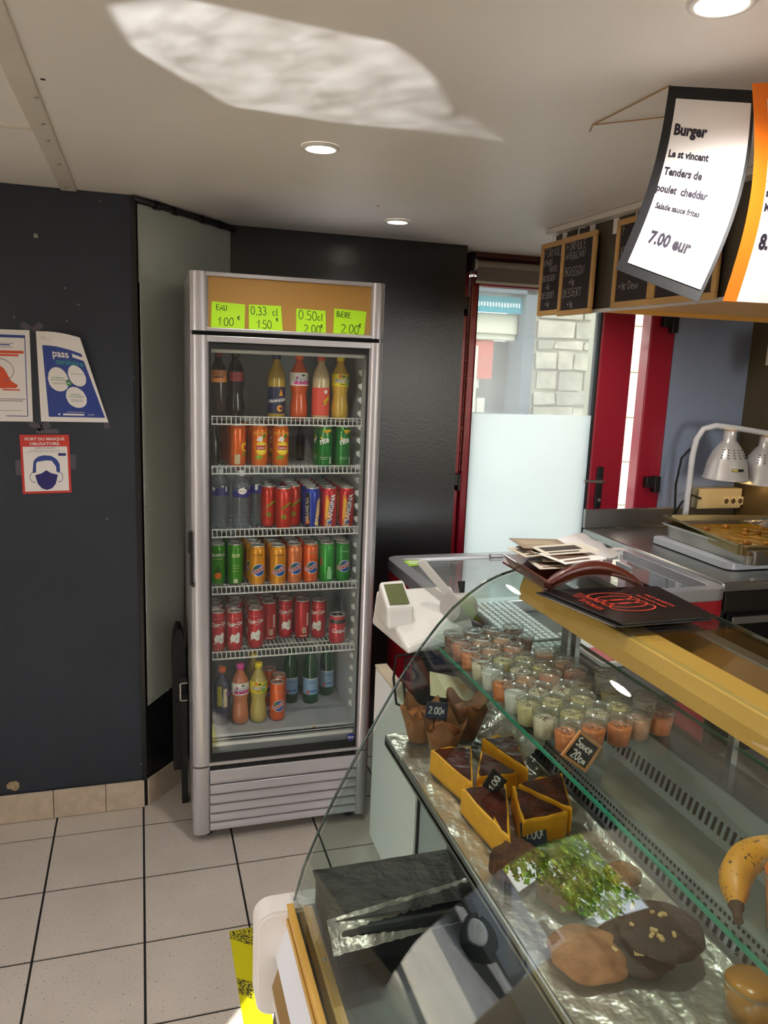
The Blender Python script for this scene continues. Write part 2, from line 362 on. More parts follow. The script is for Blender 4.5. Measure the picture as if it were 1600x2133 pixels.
struct(MB().box(-2.06, 4.0, 0, -1.4, 4.06, HC), 'wall_porch_end', m_wall)
mb = MB(); mb.box(-2.06, -1.66, 0, -2, -1.15, HC); mb.box(-2.06, -.74, 0, -2, 2.85, HC); mb.box(-2.06, 3.9, 0, -2, 4.06, HC)
mb.box(-2.06, -1.15, 2.1, -2, -.74, HC); mb.box(-2.06, 2.85, 2.08, -2, 3.9, HC)
struct(mb, 'wall_street', m_wall)
mb = MB(); mb.box(-2.06, -1.66, 0, 2.0, -1.6, HC); mb.box(2.0, -1.66, 0, 3.05, -1.6, .9); mb.box(2.0, -1.66, 2.1, 3.05, -1.6, HC); mb.box(3.05, -1.66, 0, 3.2, -1.6, HC)  # window opening added in this unseen wall to let in more daylight
struct(mb, 'wall_front', m_wall)
struct(MB().box(-2.06, -1.66, HC+.06, 3.2, 3.56, 4.7), 'added_shade_block', m_wall, 'added unseen block above the low ceiling, shading the rear lane')  # block added out of view to keep the sun off the rear lane
struct(MB().box(3.1, -1.66, 0, 3.2, 3.56, HC), 'wall_right', m_kwall, 'brownish kitchen wall at the far right')
mb = MB(); mb.box(2.62, 3.5, 0, 3.2, 3.56, HC); struct(mb, 'wall_kitchen', m_bluewall, 'blue grey wall behind the heat lamps')
ce = struct(MB().box(-2.06, -1.66, HC, 3.2, 4.06, HC+.05), 'ceiling', m_ceil, 'glossy white low ceiling')
mb = MB(); mb.box(-.232, -.5, HC-.006, -.183, 2.841, HC); s1 = struct(mb, 'trim_1', m_strip, 'raised white joint strip on the ceiling near the charcoal wall', None, .003)
mb = MB(); mb.box(-1.6, 2.125, HC-.004, -.232, 2.135, HC); struct(mb, 'trim_2', m_strip)
for k, (x, y) in enumerate(((-.207, 1.46), (-.2, 2.05), (-.205, 2.2), (-.2, 2.45), (-.21, 2.78), (-.19, 1.85))):
    mb = MB(); mb.lathe([(.0055, 0), (.005, -.002), (0, -.0028)], 12, (x, y, HC-.006)); o = mb.build('screw', m_steel, s1)
# small dark screw holes in the ceiling
for k, (x, y) in enumerate(((-.167, 1.752), (.76, 2.62))):
    mb = MB(); mb.lathe([(0, -.0006), (.005, -.0006), (.005, 0)], 12, (x, y, HC)); o = mb.build('screw_hole', m_rub, ce)

# baseboards, each tile its own piece
bb = struct(MB().box(-1.4, 2.833, 0, -.011, 2.841, .104), 'baseboard_left', m_grout, 'row of beige speckled skirting tiles')
xs = [-1.4, -1.21, -.93, -.65, -.367, -.1745, -.013]
xs = [-1.4, -1.115, -.83, -.545, -.2595-.0, -.2595+.0]
edges = [-1.38, -1.1, -.82, -.54, -.367+.02, -.1705, -.0125]
edges = [-1.39, -1.13, -.87, -.61, -.3305-.0, -.1505, -.0125]
for a, b in zip(edges[:-1], edges[1:]):
    mb = MB(); mb.box(a+.001, 2.826, .001, b-.001, 2.835, .109); mb.build('tile', m_base, bb, .0015)
bc = MB(); bc.quadbox([angp(0, 0, .008), angp(L_, 0, .008), angp(L_, .104, .008), angp(0, .104, .008)], -NA*.008); bc = struct(bc, 'baseboard_corner', m_grout, 'beige skirting tiles along the angled wall')
for a, b in ((.004, .19), (.193, .38), (.383, .545)):
    mb = MB(); mb.quadbox([angp(a, .001, .015), angp(b, .001, .015), angp(b, .109, .015), angp(a, .109, .015)], -NA*.009); mb.build('tile', m_base, bc, .0015)

# corner bead and metal sheets on the angled wall
mb = MB(); mb.box(-.016, 2.826, .11, -.004, 2.841, HC-.01); struct(mb, 'trim_3', m_black)
t = thing('metal_wall_sheet', 'upper brushed metal sheet on the angled wall, above the seam', 'metal sheet', angp(.27, 1.91, .003))
mb = WB(t.location); mb.quadbox([angp(.014, 1.912, .006), angp(.545, 1.93, .006), angp(.545, 2.165, .006), angp(.014, 2.165, .006)], -NA*.004); mb.build('sheet', m_sheet, t, .001)
t = thing('metal_wall_sheet', 'tall brushed metal sheet on the angled wall beside the fridge, below the seam', 'metal sheet', angp(.12, .4, .003))
mb = WB(t.location); mb.quadbox([angp(.012, .40, .012), angp(.215, .43, .012), angp(.272, 1.925, .012), angp(.012, 1.915, .012)], -NA*.004); mb.build('sheet', m_sheet, t, .001)
for s, z in ((.127, .418), (.03, .418), (.2, .46), (.02, 1.15), (.262, 1.8)):
    mb = WB(t.location); mb.M = mb.M @ Matrix.Translation(angp(s, z, .012)) @ Vector(NA).to_track_quat('Z', 'Y').to_matrix().to_4x4()
    mb.lathe([(.005, 0), (.004, .002), (0, .003)], 10); mb.build('screw', m_steel, t)
t = thing('metal_wall_sheet', 'rear metal strip with painted pink reflection on the angled wall, half hidden by the fridge', 'metal sheet', angp(.4, .4, .002))
mb = WB(t.location); mb.quadbox([angp(.2, .55, .004), angp(.535, .55, .004), angp(.535, 1.905, .004), angp(.2, 1.905, .004)], -NA*.003); mb.build('sheet', mat('pink_reflection_sheet', 'B59E90', .35, .7, var=.1, vscale=2), t)  # pinkish reflection is put into the colour of this metal strip
# conduit
t = thing('black_conduit', 'black cable conduit running under the ceiling along the angled wall', 'pipe', angp(.27, HC-.02, .02))
mb = WB(t.location); mb.tube([angp(-.02, HC-.012, .012), angp(.3, HC-.016, .014), angp(.56, HC-.02, .014)], .009, 10); mb.build('tube', m_black, t)
for s in (.1, .2, .36, .47):
    mb = WB(t.location); a = Vector(angp(s-.012, HC-.015, .013)); b = Vector(angp(s+.012, HC-.015, .013)); mb.cyl(a, b, .0135, n=12); mb.build('clip', m_black, t)
# wall marks: nails, chip
t = thing('coat_nail', 'small grey hook screwed high on the charcoal wall', 'hook', (-.31, 2.841, 2.035))
mb = WB(t.location); mb.box(-.316, 2.838, 2.03, -.304, 2.841, 2.042); mb.tube([(-.31, 2.84, 2.037), (-.31, 2.825, 2.033), (-.31, 2.82, 2.04)], .002, 8); mb.build('hook', m_steel, t)
pat = mat('bare_plaster', '9C8B70', .8, var=.2, vscale=60)
for i, (x, z, r) in enumerate(((-.462, .14, .022),)):
    rg = random.Random(3); pts = [(x+r*(1+.3*rg.uniform(-1, 1))*cos(2*pi*k/18), z+r*.8*(1+.3*rg.uniform(-1, 1))*sin(2*pi*k/18)) for k in range(18)]
    mb = MB(); mb.prism(pts, 'y', 2.8402, 2.842); o = mb.build('plaster_patch', pat, wl)
for x, z in ((-.112, 2.16), (-.228, 1.88), (-.385, 1.78), (-.227, 1.775), (-.31, 1.21), (-.12, 1.11), (-.025, .17), (-.02, 1.6), (-.19, 1.83)):
    mb = MB(); mb.lathe([(.003, 0), (.002, .0012), (0, .0015)], 8); mb.M = None
    o = mb.build('nail_head', mat('pale_nail', '7F7F78', .5), wl); o.location = (x, 2.841, z); o.rotation_euler = (pi/2, 0, 0)

# ------------------------------------------------------------ red door wall
m_dglass = glass('dusty_door_glass', 'EAF2F0', .06, 0, .17)
m_frost = mat('white_translucent_film', 'F2F4F6', .5)
fb = m_frost.node_tree; _pb = fb.nodes['Principled BSDF']; _tr = fb.nodes.new('ShaderNodeBsdfTranslucent'); _tr.inputs[0].default_value = (1, 1, .99, 1)
_mm = fb.nodes.new('ShaderNodeMixShader'); _mm.inputs[0].default_value = .85; fb.links.new(_pb.outputs[0], _mm.inputs[1]); fb.links.new(_tr.outputs[0], _mm.inputs[2]); fb.links.new(_mm.outputs[0], fb.nodes['Material Output'].inputs[0])
door = thing('door_1', 'red glazed door to the street with white film on its lower half', None, (2.0, 3.5, 0)); door['kind'] = 'structure'
mb = WB(door.location); mb.box(1.352, 3.5, 0, 1.47, 3.58, 2.187); mb.box(2.475, 3.5, 0, 2.62, 3.58, 2.187); mb.box(1.47, 3.5, 2.1, 2.475, 3.58, 2.187); mb.build('door_frame', m_red, door, .006)
mb = WB(door.location); mb.box(2.19, 3.49, .0, 2.375, 3.56, 2.09); mb.box(1.475, 3.49, 0, 1.515, 3.56, 2.09); mb.box(1.515, 3.49, 2.05, 2.19, 3.56, 2.09); mb.box(1.515, 3.49, 0, 2.19, 3.56, .12); mb.build('door_leaf', m_red, door, .008)
for a, b in ((2.182, 2.192), (1.513, 1.52)):
    mb = WB(door.location); mb.box(a, 3.5, .12, b, 3.55, 2.05); mb.build('glazing_seal', m_rub, door)
mb = WB(door.location); mb.box(1.515, 3.522, .12, 2.19, 3.528, 2.05); mb.build('glass_pane', m_dglass, door)
mb = WB(door.location); mb.box(1.517, 3.512, .13, 2.181, 3.516, 1.457); mb.build('white_film', m_frost, door)
mb = WB(door.location); mb.box(2.225, 3.478, .985, 2.262, 3.49, 1.2); ho = mb.build('lock_plate', m_black, door, .004)
mb = WB(door.location); mb.tube([(2.243, 3.485, 1.128), (2.243, 3.44, 1.128), (2.21, 3.438, 1.13), (2.13, 3.44, 1.133)], .008, 10); mb.build('door_handle', m_steel, ho)
mb = WB(door.location); mb.cyl((2.245, 3.482, 1.03), (2.245, 3.47, 1.03), .009); mb.build('lock_cylinder', m_steel, ho)
for x, z, w in ((2.575, 1.94, .05), (2.565, 1.12, .05), (1.452, 1.965, .02), (1.452, 1.14, .02)):
    mb = WB(door.location); mb.box(x-w, 3.465, z-.028, x+w*.7, 3.5, z+.028); mb.box(x, 3.462, z-.055, x+w*.7, 3.5, z+.03); mb.build('hinge', m_black, door, .004)
# roller blind with bead chain
t = thing('roller_blind', 'rolled grey brown blind above the red door', 'blind', (1.85, 3.42, 2.05))
mb = WB(t.location); mb.cyl((1.455, 3.42, 2.13), (2.25, 3.42, 2.13), .024, n=20); mb.build('roll', mat('taupe_blind', '8C847C', .7), t)
mb = WB(t.location); mb.box(1.46, 3.395, 2.058, 2.25, 3.4, 2.12); mb.build('fabric', mat('taupe_blind_dark', '6B625C', .7), t)
mb = WB(t.location); mb.box(1.455, 3.39, 2.05, 2.255, 3.405, 2.062); mb.build('bottom_bar', mat('blind_bar', 'B8B2A8', .5), t, .003)
mb = WB(t.location); mb.box(1.435, 3.39, 2.1, 1.455, 3.5, 2.165); mb.build('bracket', m_black, t, .003)
mb = WB(t.location); mb.cyl((1.44, 3.40, 2.13), (1.456, 3.40, 2.13), .028, n=18); mb.build('chain_wheel', m_steel, t)
mb = WB(t.location)
for dx in (0, .014):
    z = 2.1
    while z > 1.19: mb.box(1.431+dx-(2.1-z)*.004, 3.399, z-.003, 1.435+dx-(2.1-z)*.004, 3.403, z+.003); z -= .011
mb.build('bead_chain', mat('beige_chain', 'A08A68', .5), t)
mb = WB(t.location); mb.box(1.45, 3.40, 2.166, 2.3, 3.5, 2.187); mb.build('head_board', mat('dark_red_wood', '3A1216', .5), t)

# ------------------------------------------------------------ outdoors: behind the red door
m_pave = mat('grey_pavement', 'A39C90', .8, var=.12, vscale=2, bump=.2, bscale=30)
g = struct(MB().box(-30, -12, -.3, 14, 30, -.1), 'street_ground', mat('asphalt', '6C6A68', .85, var=.12, vscale=3, bump=.2, bscale=60), 'grey street outside')
struct(MB().box(-4.6, -12, -.1, -2.06, 22, -.02), 'pavement_street', m_pave, 'sunlit pavement outside seen mirrored in the counter glass', None, .01)
struct(MB().box(1.2, 3.58, -.1, 9, 5.7, -.03), 'pavement_rear', m_pave)
sw = struct(MB().box(3.1, 6.12, -.1, 8.5, 6.5, 4.2), 'stone_wall', mat('lime_mortar', 'C4BAA8', .9, bump=.3, bscale=40), 'rubble stone facade seen through the door glass')
stm = [mat('stone_%s' % n, c, .85, var=.16, vscale=9, bump=.5, bscale=25) for n, c in (('a', 'C0B4A0'), ('b', 'CCC0AC'), ('c', 'B8AE9C'), ('d', 'D4C8B4'))]
rg = random.Random(11); z = .1; first = True
while z < 2.7:
    h = rg.choice([.09, .13, .17, .22]); x = 3.17+rg.uniform(0, .05)
    while x < 4.5:
        w = rg.uniform(.14, .42); g_ = .012
        pts = []
        for (cx, cz) in ((x+g_, z+g_), (x+w-g_, z+g_), (x+w-g_, z+h-g_), (x+g_, z+h-g_)):
            pts.append((cx+rg.uniform(-.01, .01), cz+rg.uniform(-.01, .01)))
        mb = MB(); mb.prism(pts, 'y', 6.09+rg.uniform(-.015, .015), 6.14); mb.build('stone', stm[rg.randrange(4)], sw, .012, 1)
        x += w
    z += h
t = thing('shop_front', 'grey framed shopfront across the lane with a teal sign', 'shopfront', (2.4, 6.2, 0))
mb = WB(t.location); mb.box(3.03, 6.0, -.1, 3.13, 6.3, 2.33); mb.box(.8, 6.0, 2.27, 3.13, 6.3, 2.36); mb.build('frame', mat('slate_grey', '5C646C', .5), t, .005)
mb = WB(t.location); mb.box(.8, 6.06, 2.12, 3.03, 6.1, 2.25); sg = mb.build('sign_board', mat('teal_sign', '1E8EA0', .5), t)
mb = WB(t.location)
rg = random.Random(2)
for k in range(18): mb.box(2.55+k*.026, 6.055, 2.16+rg.random()*.01, 2.55+k*.026+.013, 6.06, 2.2)
mb.build('sign_lettering', m_paper, sg)
mb = WB(t.location); mb.box(.8, 6.12, 1.95, 3.03, 6.2, 2.12); mb.box(.8, 6.14, 1.9, 3.03, 6.2, 1.96); mb.build('awning_box', mat('cream_metal', 'D9D2BE', .5), t, .01)
mb = WB(t.location); mb.box(.8, 6.28, -.1, 3.03, 6.3, 1.9); mb.build('display_window', mat('dark_shop_glass', '34383A', .2), t)
mb = WB(t.location); mb.box(2.6, 6.2, 1.5, 2.74, 6.22, 1.92); mb.build('poster_white', mat('pale_poster', 'D8CFC0', .6), t)
mb = WB(t.location); mb.box(2.68, 6.17, 1.58, 2.84, 6.19, 1.93); mb.build('poster_red', mat('red_poster', 'C4452E', .6), t)
mb = WB(t.location); mb.box(2.68, 6.16, 1.3, 2.7, 6.18, 1.85); mb.build('post', mat('cream_metal', 'D9D2BE', .5), t)
mb = WB(t.location); mb.box(2.72, 6.17, 1.3, 2.79, 6.2, 1.42); mb.build('box', mat('cream_metal', 'D9D2BE', .5), t)
# pale ashlar pier seen through the slit beside the door leaf
pr = struct(MB().box(3.4, 5.32, -.1, 3.78, 5.6, 3.0), 'ashlar_pier', mat('pale_mortar', 'B8AD96', .9), 'pale stone pier seen through the slit beside the door')
z = -.05
while z < 2.9:
    mb = MB(); mb.box(3.395, 5.295, z+.004, 3.785, 5.33, z+.342); mb.build('stone', mat('pale_stone', 'E4D6B8', .85, var=.08, vscale=5, bump=.2, bscale=30), pr, .006); z += .346

# ------------------------------------------------------------ outdoors: street seen mirrored in the counter glass
t = thing('street_house', 'pale house with white window frames across the street', 'house', (-16.2, 12.5, -.1))
mb = WB(t.location); mb.box(-20, 7.5, -.1, -16.2, 17.5, 3.4); mb.build('wall', mat('pale_render', 'BCAE92', .8, var=.08), t)
mb = WB(t.location); mb.prism([(-20.2, 3.4), (-16.0, 3.4), (-18, 4.4)], 'y', 7.3, 17.7); mb.build('roof', mat('slate_roof', '4A4A50', .7), t)
for y in (8.6, 10.4, 12.2, 14, 15.8):
    mb = WB(t.location); mb.box(-16.2, y-.5, .7, -16.12, y+.5, 2.1); w_ = mb.build('window', m_white, t)
    mb = WB(t.location); mb.box(-16.14, y-.4, .8, -16.1, y+.4, 2.0); mb.build('pane', mat('dark_shop_glass', '34383A', .2), w_)
def tree(x, y, hz, r, lab, seed):
    t = thing('street_tree', lab, 'tree', (x, y, -.1)); rg = random.Random(seed)
    mb = MB(); mb.tube([(0, 0, 0), (.05, .02, hz*.4), (-.05, .1, hz*.7), (0, 0, hz)], [.18, .14, .1, .05], 8)
    for k in range(7):
        a = rg.uniform(0, 6.28); mb.tube([(0, 0, hz*.5+k*.15), (cos(a)*r*.4, sin(a)*r*.4, hz*.8), (cos(a)*r*.7, sin(a)*r*.7, hz+.3)], [.07, .04, .015], 6)
    mb.build('trunk', mat('bark', '4A4034', .9), t)
    mb = MB(); q = []
    for k in range(9000):
        while True:
            p = Vector((rg.uniform(-1, 1), rg.uniform(-1, 1), rg.uniform(-1, 1)))
            if .35 < p.length < 1: break
        lump = .75+.25*sin(p.x*7+seed)*cos(p.y*6)*sin(p.z*8+1)
        c = Vector((0, 0, hz+.2))+Vector((p.x*r, p.y*r, p.z*r*.95))*lump
        u = Vector((rg.uniform(-1, 1), rg.uniform(-1, 1), rg.uniform(-1, 1))).normalized(); w = u.orthogonal().normalized(); s = rg.uniform(.08, .17)
        mb.cur = rg.randrange(2); mb.add([c-u*s, c+w*s*.5, c+u*s, c-w*s*.5], [(0, 1, 2, 3)], False)
    o = mb.build('foliage', [mat('leaf_yellow_green', '8FA61E', .6), mat('leaf_green', '5C8A1C', .6)], t); o['kind'] = 'stuff'
tree(-11.0, 14.6, 4.2, 3.9, 'leafy yellow green tree mirrored in the counter glass', 4)
tree(-14.5, 25, 4.4, 2.8, 'farther street tree beyond the parked car', 9)
def car(x, y, rz, lab, paint):
    t = thing('parked_car', lab, 'car', (x, y, -.1), rz)
    prof = [(-2.1, .35), (-2.15, .7), (-1.95, .95), (-1.3, 1.0), (-.75, 1.42), (.75, 1.46), (1.5, 1.05), (2.05, .95), (2.15, .6), (2.1, .32)]
    mb = MB(); n = len(prof)
    for s0, s1, wz in ((-1, 1, 1),):
        rows = []
        for yy, k in ((-.84, 0), (-.86, 1), (.86, 1), (.84, 0)):
            rows.append([(px, (yy if pz < 1.0 else yy*.82), pz) for px, pz in prof])
        vs = [p for r_ in rows[0::3] for p in r_]
        mb.add(vs, [[i, (i+1) % n, (i+1) % n+n, i+n] for i in range(n)]+[list(range(n))[::-1], list(range(n, 2*n))], False)
    mb.build('body', paint, t, .07, 3, 20)
    mb = MB()
    for s in (-1, 1):
        mb = MB(); mb.prism([(-1.15, 1.0), (-.72, 1.36), (-.05, 1.39), (-.05, 1.0)], 'y', s*.78, s*.715); mb.prism([(.02, 1.0), (.02, 1.39), (.7, 1.39), (1.3, 1.03)], 'y', s*.78, s*.715)
        mb.build('side_window', mat('car_glass', '20262C', .05, spec=.8), t)
    for sx in (-1.3, 1.32):
        for sy in (-.8, .8):
            mb = MB(); mb.M = Matrix.Translation((sx, sy, .33)) @ Matrix.Rotation(pi/2, 4, 'X'); mb.lathe([(.2, -.1), (.32, -.1), (.34, -.05), (.34, .05), (.32, .1), (.2, .1)], 24)
            w_ = mb.build('wheel', m_rub, t)
            mb = MB(); mb.M = Matrix.Translation((sx, sy+(.1 if sy > 0 else -.1), .33)) @ Matrix.Rotation(pi/2, 4, 'X'); mb.lathe([(.19, -.01), (.22, -.01), (.22, .01), (.19, .01)], 24)
            for k in range(6):
                a = k*pi/3; mb.add([(cos(a-.18)*.05, sin(a-.18)*.05, 0), (cos(a-.12)*.2, sin(a-.12)*.2, 0), (cos(a+.12)*.2, sin(a+.12)*.2, 0), (cos(a+.18)*.05, sin(a+.18)*.05, 0)], [(0, 1, 2, 3)])
            mb.build('rim', m_steel, w_)
    for yy in (-.7, .4): mb = MB(); mb.box(-2.16, yy, .6, -2.1, yy+.3, .75); mb.build('headlight', mat('lamp_glass', 'D0D4D8', .1), t)
car(-7.4, 9.0, pi/2, 'black parked car with alloy wheels mirrored in the counter glass', mat('black_car_paint', '11151D', .15, coat=1))
# ------------------------------------------------------------ drinks fridge
F = thing('display_fridge', 'tall silver glass-door drinks fridge with tan header panel', 'fridge', (.462, 2.77, 0))
fl_ = F.location
m_liner = mat('fridge_liner', 'AEB4B8', .5, var=.04, vscale=3)
m_silver = mat('silver_lacquer', 'B9B7BD', .33, .55, var=.03, vscale=3)
m_wire = mat('white_coated_wire', 'DEDEDC', .35)
def col_prof(x0, x1, y, d=.022, n=10):
    w = x1-x0; pts = [(x0, y+.03)]
    for i in range(n+1):
        a = pi*i/n; pts.append((x0+w/2-w/2*cos(a), y+.012-d*sin(a)**.7))
    return pts+[(x1, y+.03)]
def part(name, m, f, bevel=0, parent=None): b = WB(fl_); f(b); return b.build(name, m, parent or F, bevel)
part('cabinet', m_silver, lambda b: (b.box(.152, 2.58, .05, .158, 3.0, 1.93), b.box(.768, 2.58, .05, .774, 3.0, 1.93), b.box(.152, 2.58, 1.925, .774, 3.0, 1.931), b.box(.152, 2.995, .05, .774, 3.0, 1.93)), .002)
part('liner', m_liner, lambda b: (b.box(.19, 2.6, .36, .2, 2.985, 1.71), b.box(.738, 2.6, .36, .748, 2.985, 1.71), b.box(.19, 2.975, .36, .748, 2.985, 1.71), b.box(.19, 2.6, .35, .748, 2.985, .37), b.box(.19, 2.6, 1.7, .748, 2.985, 1.71), b.box(.158, 2.6, .29, .768, 2.61, .36), b.box(.2, 2.6, .36, .738, 2.615, .378)), .002)
for nm, z0, z1, yy in (('header_post', 1.757, 1.935, 2.556), ('door_post', .29, 1.744, 2.556), ('base_post', .032, .284, 2.556)):
    for x0, x1 in ((.148, .208), (.728, .776)):
        part(nm, m_silver, lambda b: b.prism(col_prof(x0, x1, yy), 'z', z0, z1, True), .0015)
part('header_rail', m_silver, lambda b: b.box(.2, 2.55, 1.922, .735, 2.6, 1.935), .002); part('header_rail', m_silver, lambda b: b.box(.2, 2.55, 1.757, .735, 2.6, 1.768), .002)
m_tan = mat('tan_lightbox_panel', 'B08440', .35, var=.05, vscale=2)
part('header_panel', m_tan, lambda b: b.box(.2, 2.558, 1.766, .735, 2.575, 1.924))
part('door_rail', m_silver, lambda b: b.box(.2, 2.552, 1.724, .736, 2.585, 1.744), .002); part('door_rail', m_silver, lambda b: b.box(.2, 2.552, .287, .736, 2.585, .298), .002)
part('gasket', m_rub, lambda b: (b.box(.158, 2.585, .3, .2, 2.6, 1.74), b.box(.738, 2.585, .3, .768, 2.6, 1.74), b.box(.158, 2.585, 1.745, .768, 2.6, 1.757), b.box(.2, 2.585, 1.705, .74, 2.6, 1.74)))
part('glass_border', m_rub, lambda b: (b.box(.206, 2.559, .298, .214, 2.5598, 1.724), b.box(.723, 2.559, .298, .733, 2.5598, 1.724), b.box(.214, 2.559, 1.705, .723, 2.5598, 1.724), b.box(.214, 2.559, .298, .723, 2.5598, .33)))
part('inner_rail', m_wire, lambda b: b.box(.216, 2.585, 1.692, .722, 2.59, 1.703), .001); part('inner_rail', m_wire, lambda b: b.box(.216, 2.586, .34, .722, 2.592, .352), .001)
part('glass_door', glass('fridge_glass', 'FBFDFC', .034, 0, .012, 'E8F0FF'), lambda b: b.box(.206, 2.560, .298, .733, 2.565, 1.724))
h_ = part('door_handle', m_black, lambda b: (b.box(.143, 2.543, .94, .152, 2.563, 1.122), b.box(.138, 2.54, 1.05, .149, 2.56, 1.118), b.box(.15, 2.535, .936, .156, 2.55, .95)), .004)
# louvred base
part('base_back', m_silver, lambda b: b.box(.2, 2.565, .04, .736, 2.58, .27))
part('vent_grille', m_rub, lambda b: (b.box(.2, 2.558, .268, .736, 2.59, .286), [b.box(.21+k*.0147, 2.5535, .27, .213+k*.0147, 2.559, .283) for k in range(36)]))
zs = [.27, .215, .178, .141, .106, .072, .04]
for a, b_ in zip(zs[:-1], zs[1:]):
    h = a-b_
    def f(b):
        pr = [(2.566, a-.001), (2.556, a-.004), (2.549, a-h*.45), (2.545, a-h*.72), (2.546, a-h*.86), (2.552, b_+.004), (2.566, b_+.001)]
        b.prism(pr, 'x', .206, .732, False)
    part('louvre_slat', m_silver, f, .002)
part('rear_ledge', m_silver, lambda b: b.box(.158, 2.6, .05, .768, 2.99, .29))
for x, y in ((.2, 2.61), (.72, 2.61), (.2, 2.95), (.72, 2.95)): part('foot', m_rub, lambda b: b.cyl((x, y, 0), (x, y, .05), .018))
# shelves
SH = [1.488, 1.323, 1.106, .905, .669]
for z in SH:
    def f(b):
        b.box(.203, 2.636, z-.003, .735, 2.641, z); b.box(.203, 2.636, z-.029, .735, 2.641, z-.025)
        for k in range(35): b.box(.207+k*.0154, 2.637, z-.027, .2095+k*.0154, 2.640, z-.001)
        for k in range(35): b.box(.207+k*.0154, 2.64, z-.0155, .2095+k*.0154, 2.965, z-.0125)
        for y in (2.72, 2.80, 2.88, 2.96): b.box(.203, y-.002, z-.019, .735, y+.002, z-.0155)
    part('wire_shelf', m_wire, f)
for k in range(27):
    z = .42+k*.047
    part('shelf_clip', m_wire, lambda b: b.prism([(.736, z+.011), (.724, z+.008), (.724, z-.002), (.736, z-.012)], 'y', 2.66, 2.672))
# stickers and smudges on the door glass
fn = planeY(0, 2.5595, 0)
s = thing('round_sticker', 'round blue sticker reading iarp at the lower right of the fridge glass', 'sticker', (.707, 2.56, .338))
b = WB(s.location); b.M = b.M @ Matrix.Translation((0, 0, 0)); b.cyl((.7085, 2.5582, .338), (.7085, 2.5590, .338), .0145, n=28); b.build('disc', mat('royal_blue', '1C2F86', .4), s)
b = WB(s.location); ink(b, 'iarp', .7085, .334, .0145, planeY(0, 2.5580, 0), .0002, .02); b.build('lettering', m_paper, s)

# neon price notes
m_neon = mat('neon_yellow_card', 'B9F21A', .55); m_pen = mat('green_black_pen', '1E3A1A', .6)
def note(q, lines, lab):
    cx = sum(p[0] for p in q)/4; cz = sum(p[1] for p in q)/4; y = 2.5555
    t = thing('price_note', lab, 'price note', (cx, y, min(p[1] for p in q)), group='neon price notes on the fridge header')
    b = WB(t.location); b.quadbox([(p[0], y, p[1]) for p in q], (0, .0012, 0)); b.build('card', m_neon, t)
    fn = patch(*[(p[0], y, p[1]) for p in q]); w = q[1][0]-q[0][0]; hh = q[3][1]-q[0][1]
    f2 = lambda X, Y, o: fn(X/w, Y/hh, o)
    b = WB(t.location)
    for s_, x, z, h in lines:
        hand(b, s_, x*w, z*hh, h*hh, f2, .0024, off=.0005)
    b.build('handwriting', m_pen, t)
note([(.213, 1.765), (.317, 1.763), (.319, 1.843), (.216, 1.847)], [('EAU', .14, .7, .2), ('1.00', .2, .14, .3), ('€', .78, .4, .2)], 'neon yellow note reading EAU 1.00, leftmost on the fridge header')
note([(.331, 1.765), (.439, 1.763), (.432, 1.845), (.330, 1.844)], [('0,33', .06, .62, .3), ('cl', .72, .62, .28), ('1.50', .24, .12, .3), ('€', .82, .42, .18)], 'neon yellow note reading 0,33cl 1.50, second on the header')
note([(.482, 1.763), (.58, 1.760), (.577, 1.838), (.481, 1.840)], [('0.50', .08, .58, .36), ('cl', .72, .58, .28), ('2.00', .26, .06, .32), ('€', .82, .3, .2)], 'neon yellow note reading 0.50cl 2.00, third on the header')
note([(.604, 1.763), (.708, 1.760), (.714, 1.843), (.606, 1.847)], [('BiERE', .08, .7, .2), ('2.00', .24, .12, .32), ('€', .8, .38, .2)], 'neon yellow note reading BIERE 2.00, rightmost on the fridge header')

# ------------------------------------------------------------ cans and bottles
CR, CH = .0285, .146
def hexm(h, r=.3, met=0.0): return mat('ink_'+h.lower(), h, r, met)
WHT, RED, BLU, YEL, GRN, ORG, DKB, BLK = '#E9E7E2', '#C01A22', '#1F55A8', '#F2C21C', '#2F8C2E', '#E8661A', '#16225E', '#141414'
def pr(o, spec, r, z0=0, rr=0):
    """spec: list of (colour, callable(mb, fn))"""
    cols = []; b = MB()
    for c, f in spec:
        if c not in cols: cols.append(c)
        b.cur = cols.index(c); f(b, cylf(r, z0, rr))
    b.build('label', [hexm(c[1:]) for c in cols], o)
def can(body, spec, label, cat='can', r=CR, h=CH, rr=0, lid='B4B2AC', group=None, name='drink_can', met=.35, hi=None):
    t = thing(name, label, cat, group=group)
    b = MB(); b.lathe([(.012, .004), (r*.72, 0), (r*.86, .002), (r, .012), (r, h-.020), (r*.93, h-.009), (r*.82, h-.004)], 28)
    b.build('body', mat('can_'+body.lower(), body, .28, met, coat=.3), t)
    b = MB(); b.lathe([(r*.82, h-.005), (r*.88, h-.002), (r*.88, h), (r*.8, h), (r*.78, h-.004), (0, h-.004)], 24, cap=False); b.box(-.005, -.013, h-.004, .005, .004, h-.002)
    b.build('lid', mat('can_lid_'+lid.lower(), 'D6D4CE', .4, .55), t)
    if spec: pr(t, spec, r, 0, rr)
    return t
def T_(s, x, y, size, bold=.02, rot=0, sx=1, shear=0, off=.0007): return lambda b, fn: ink(b, s, x, y, size, fn, off, bold, rot, sx, shear)
def R_(x0, y0, x1, y1, off=.0004, n=8): return lambda b, fn: rect(b, x0, y0, x1, y1, fn, off, n)
def D_(x, y, r, off=.0005, ry=None): return lambda b, fn: disc(b, x, y, r, fn, off, 12, ry)
def P_s(pts, off=.0005): return lambda b, fn: shape(b, pts, fn, off, 10)
def Ring(x, y, r, w, off=.0006): return lambda b, fn: stroke(b, [(x+r*cos(a*.3), y+r*sin(a*.3)) for a in range(22)], w, fn, off)
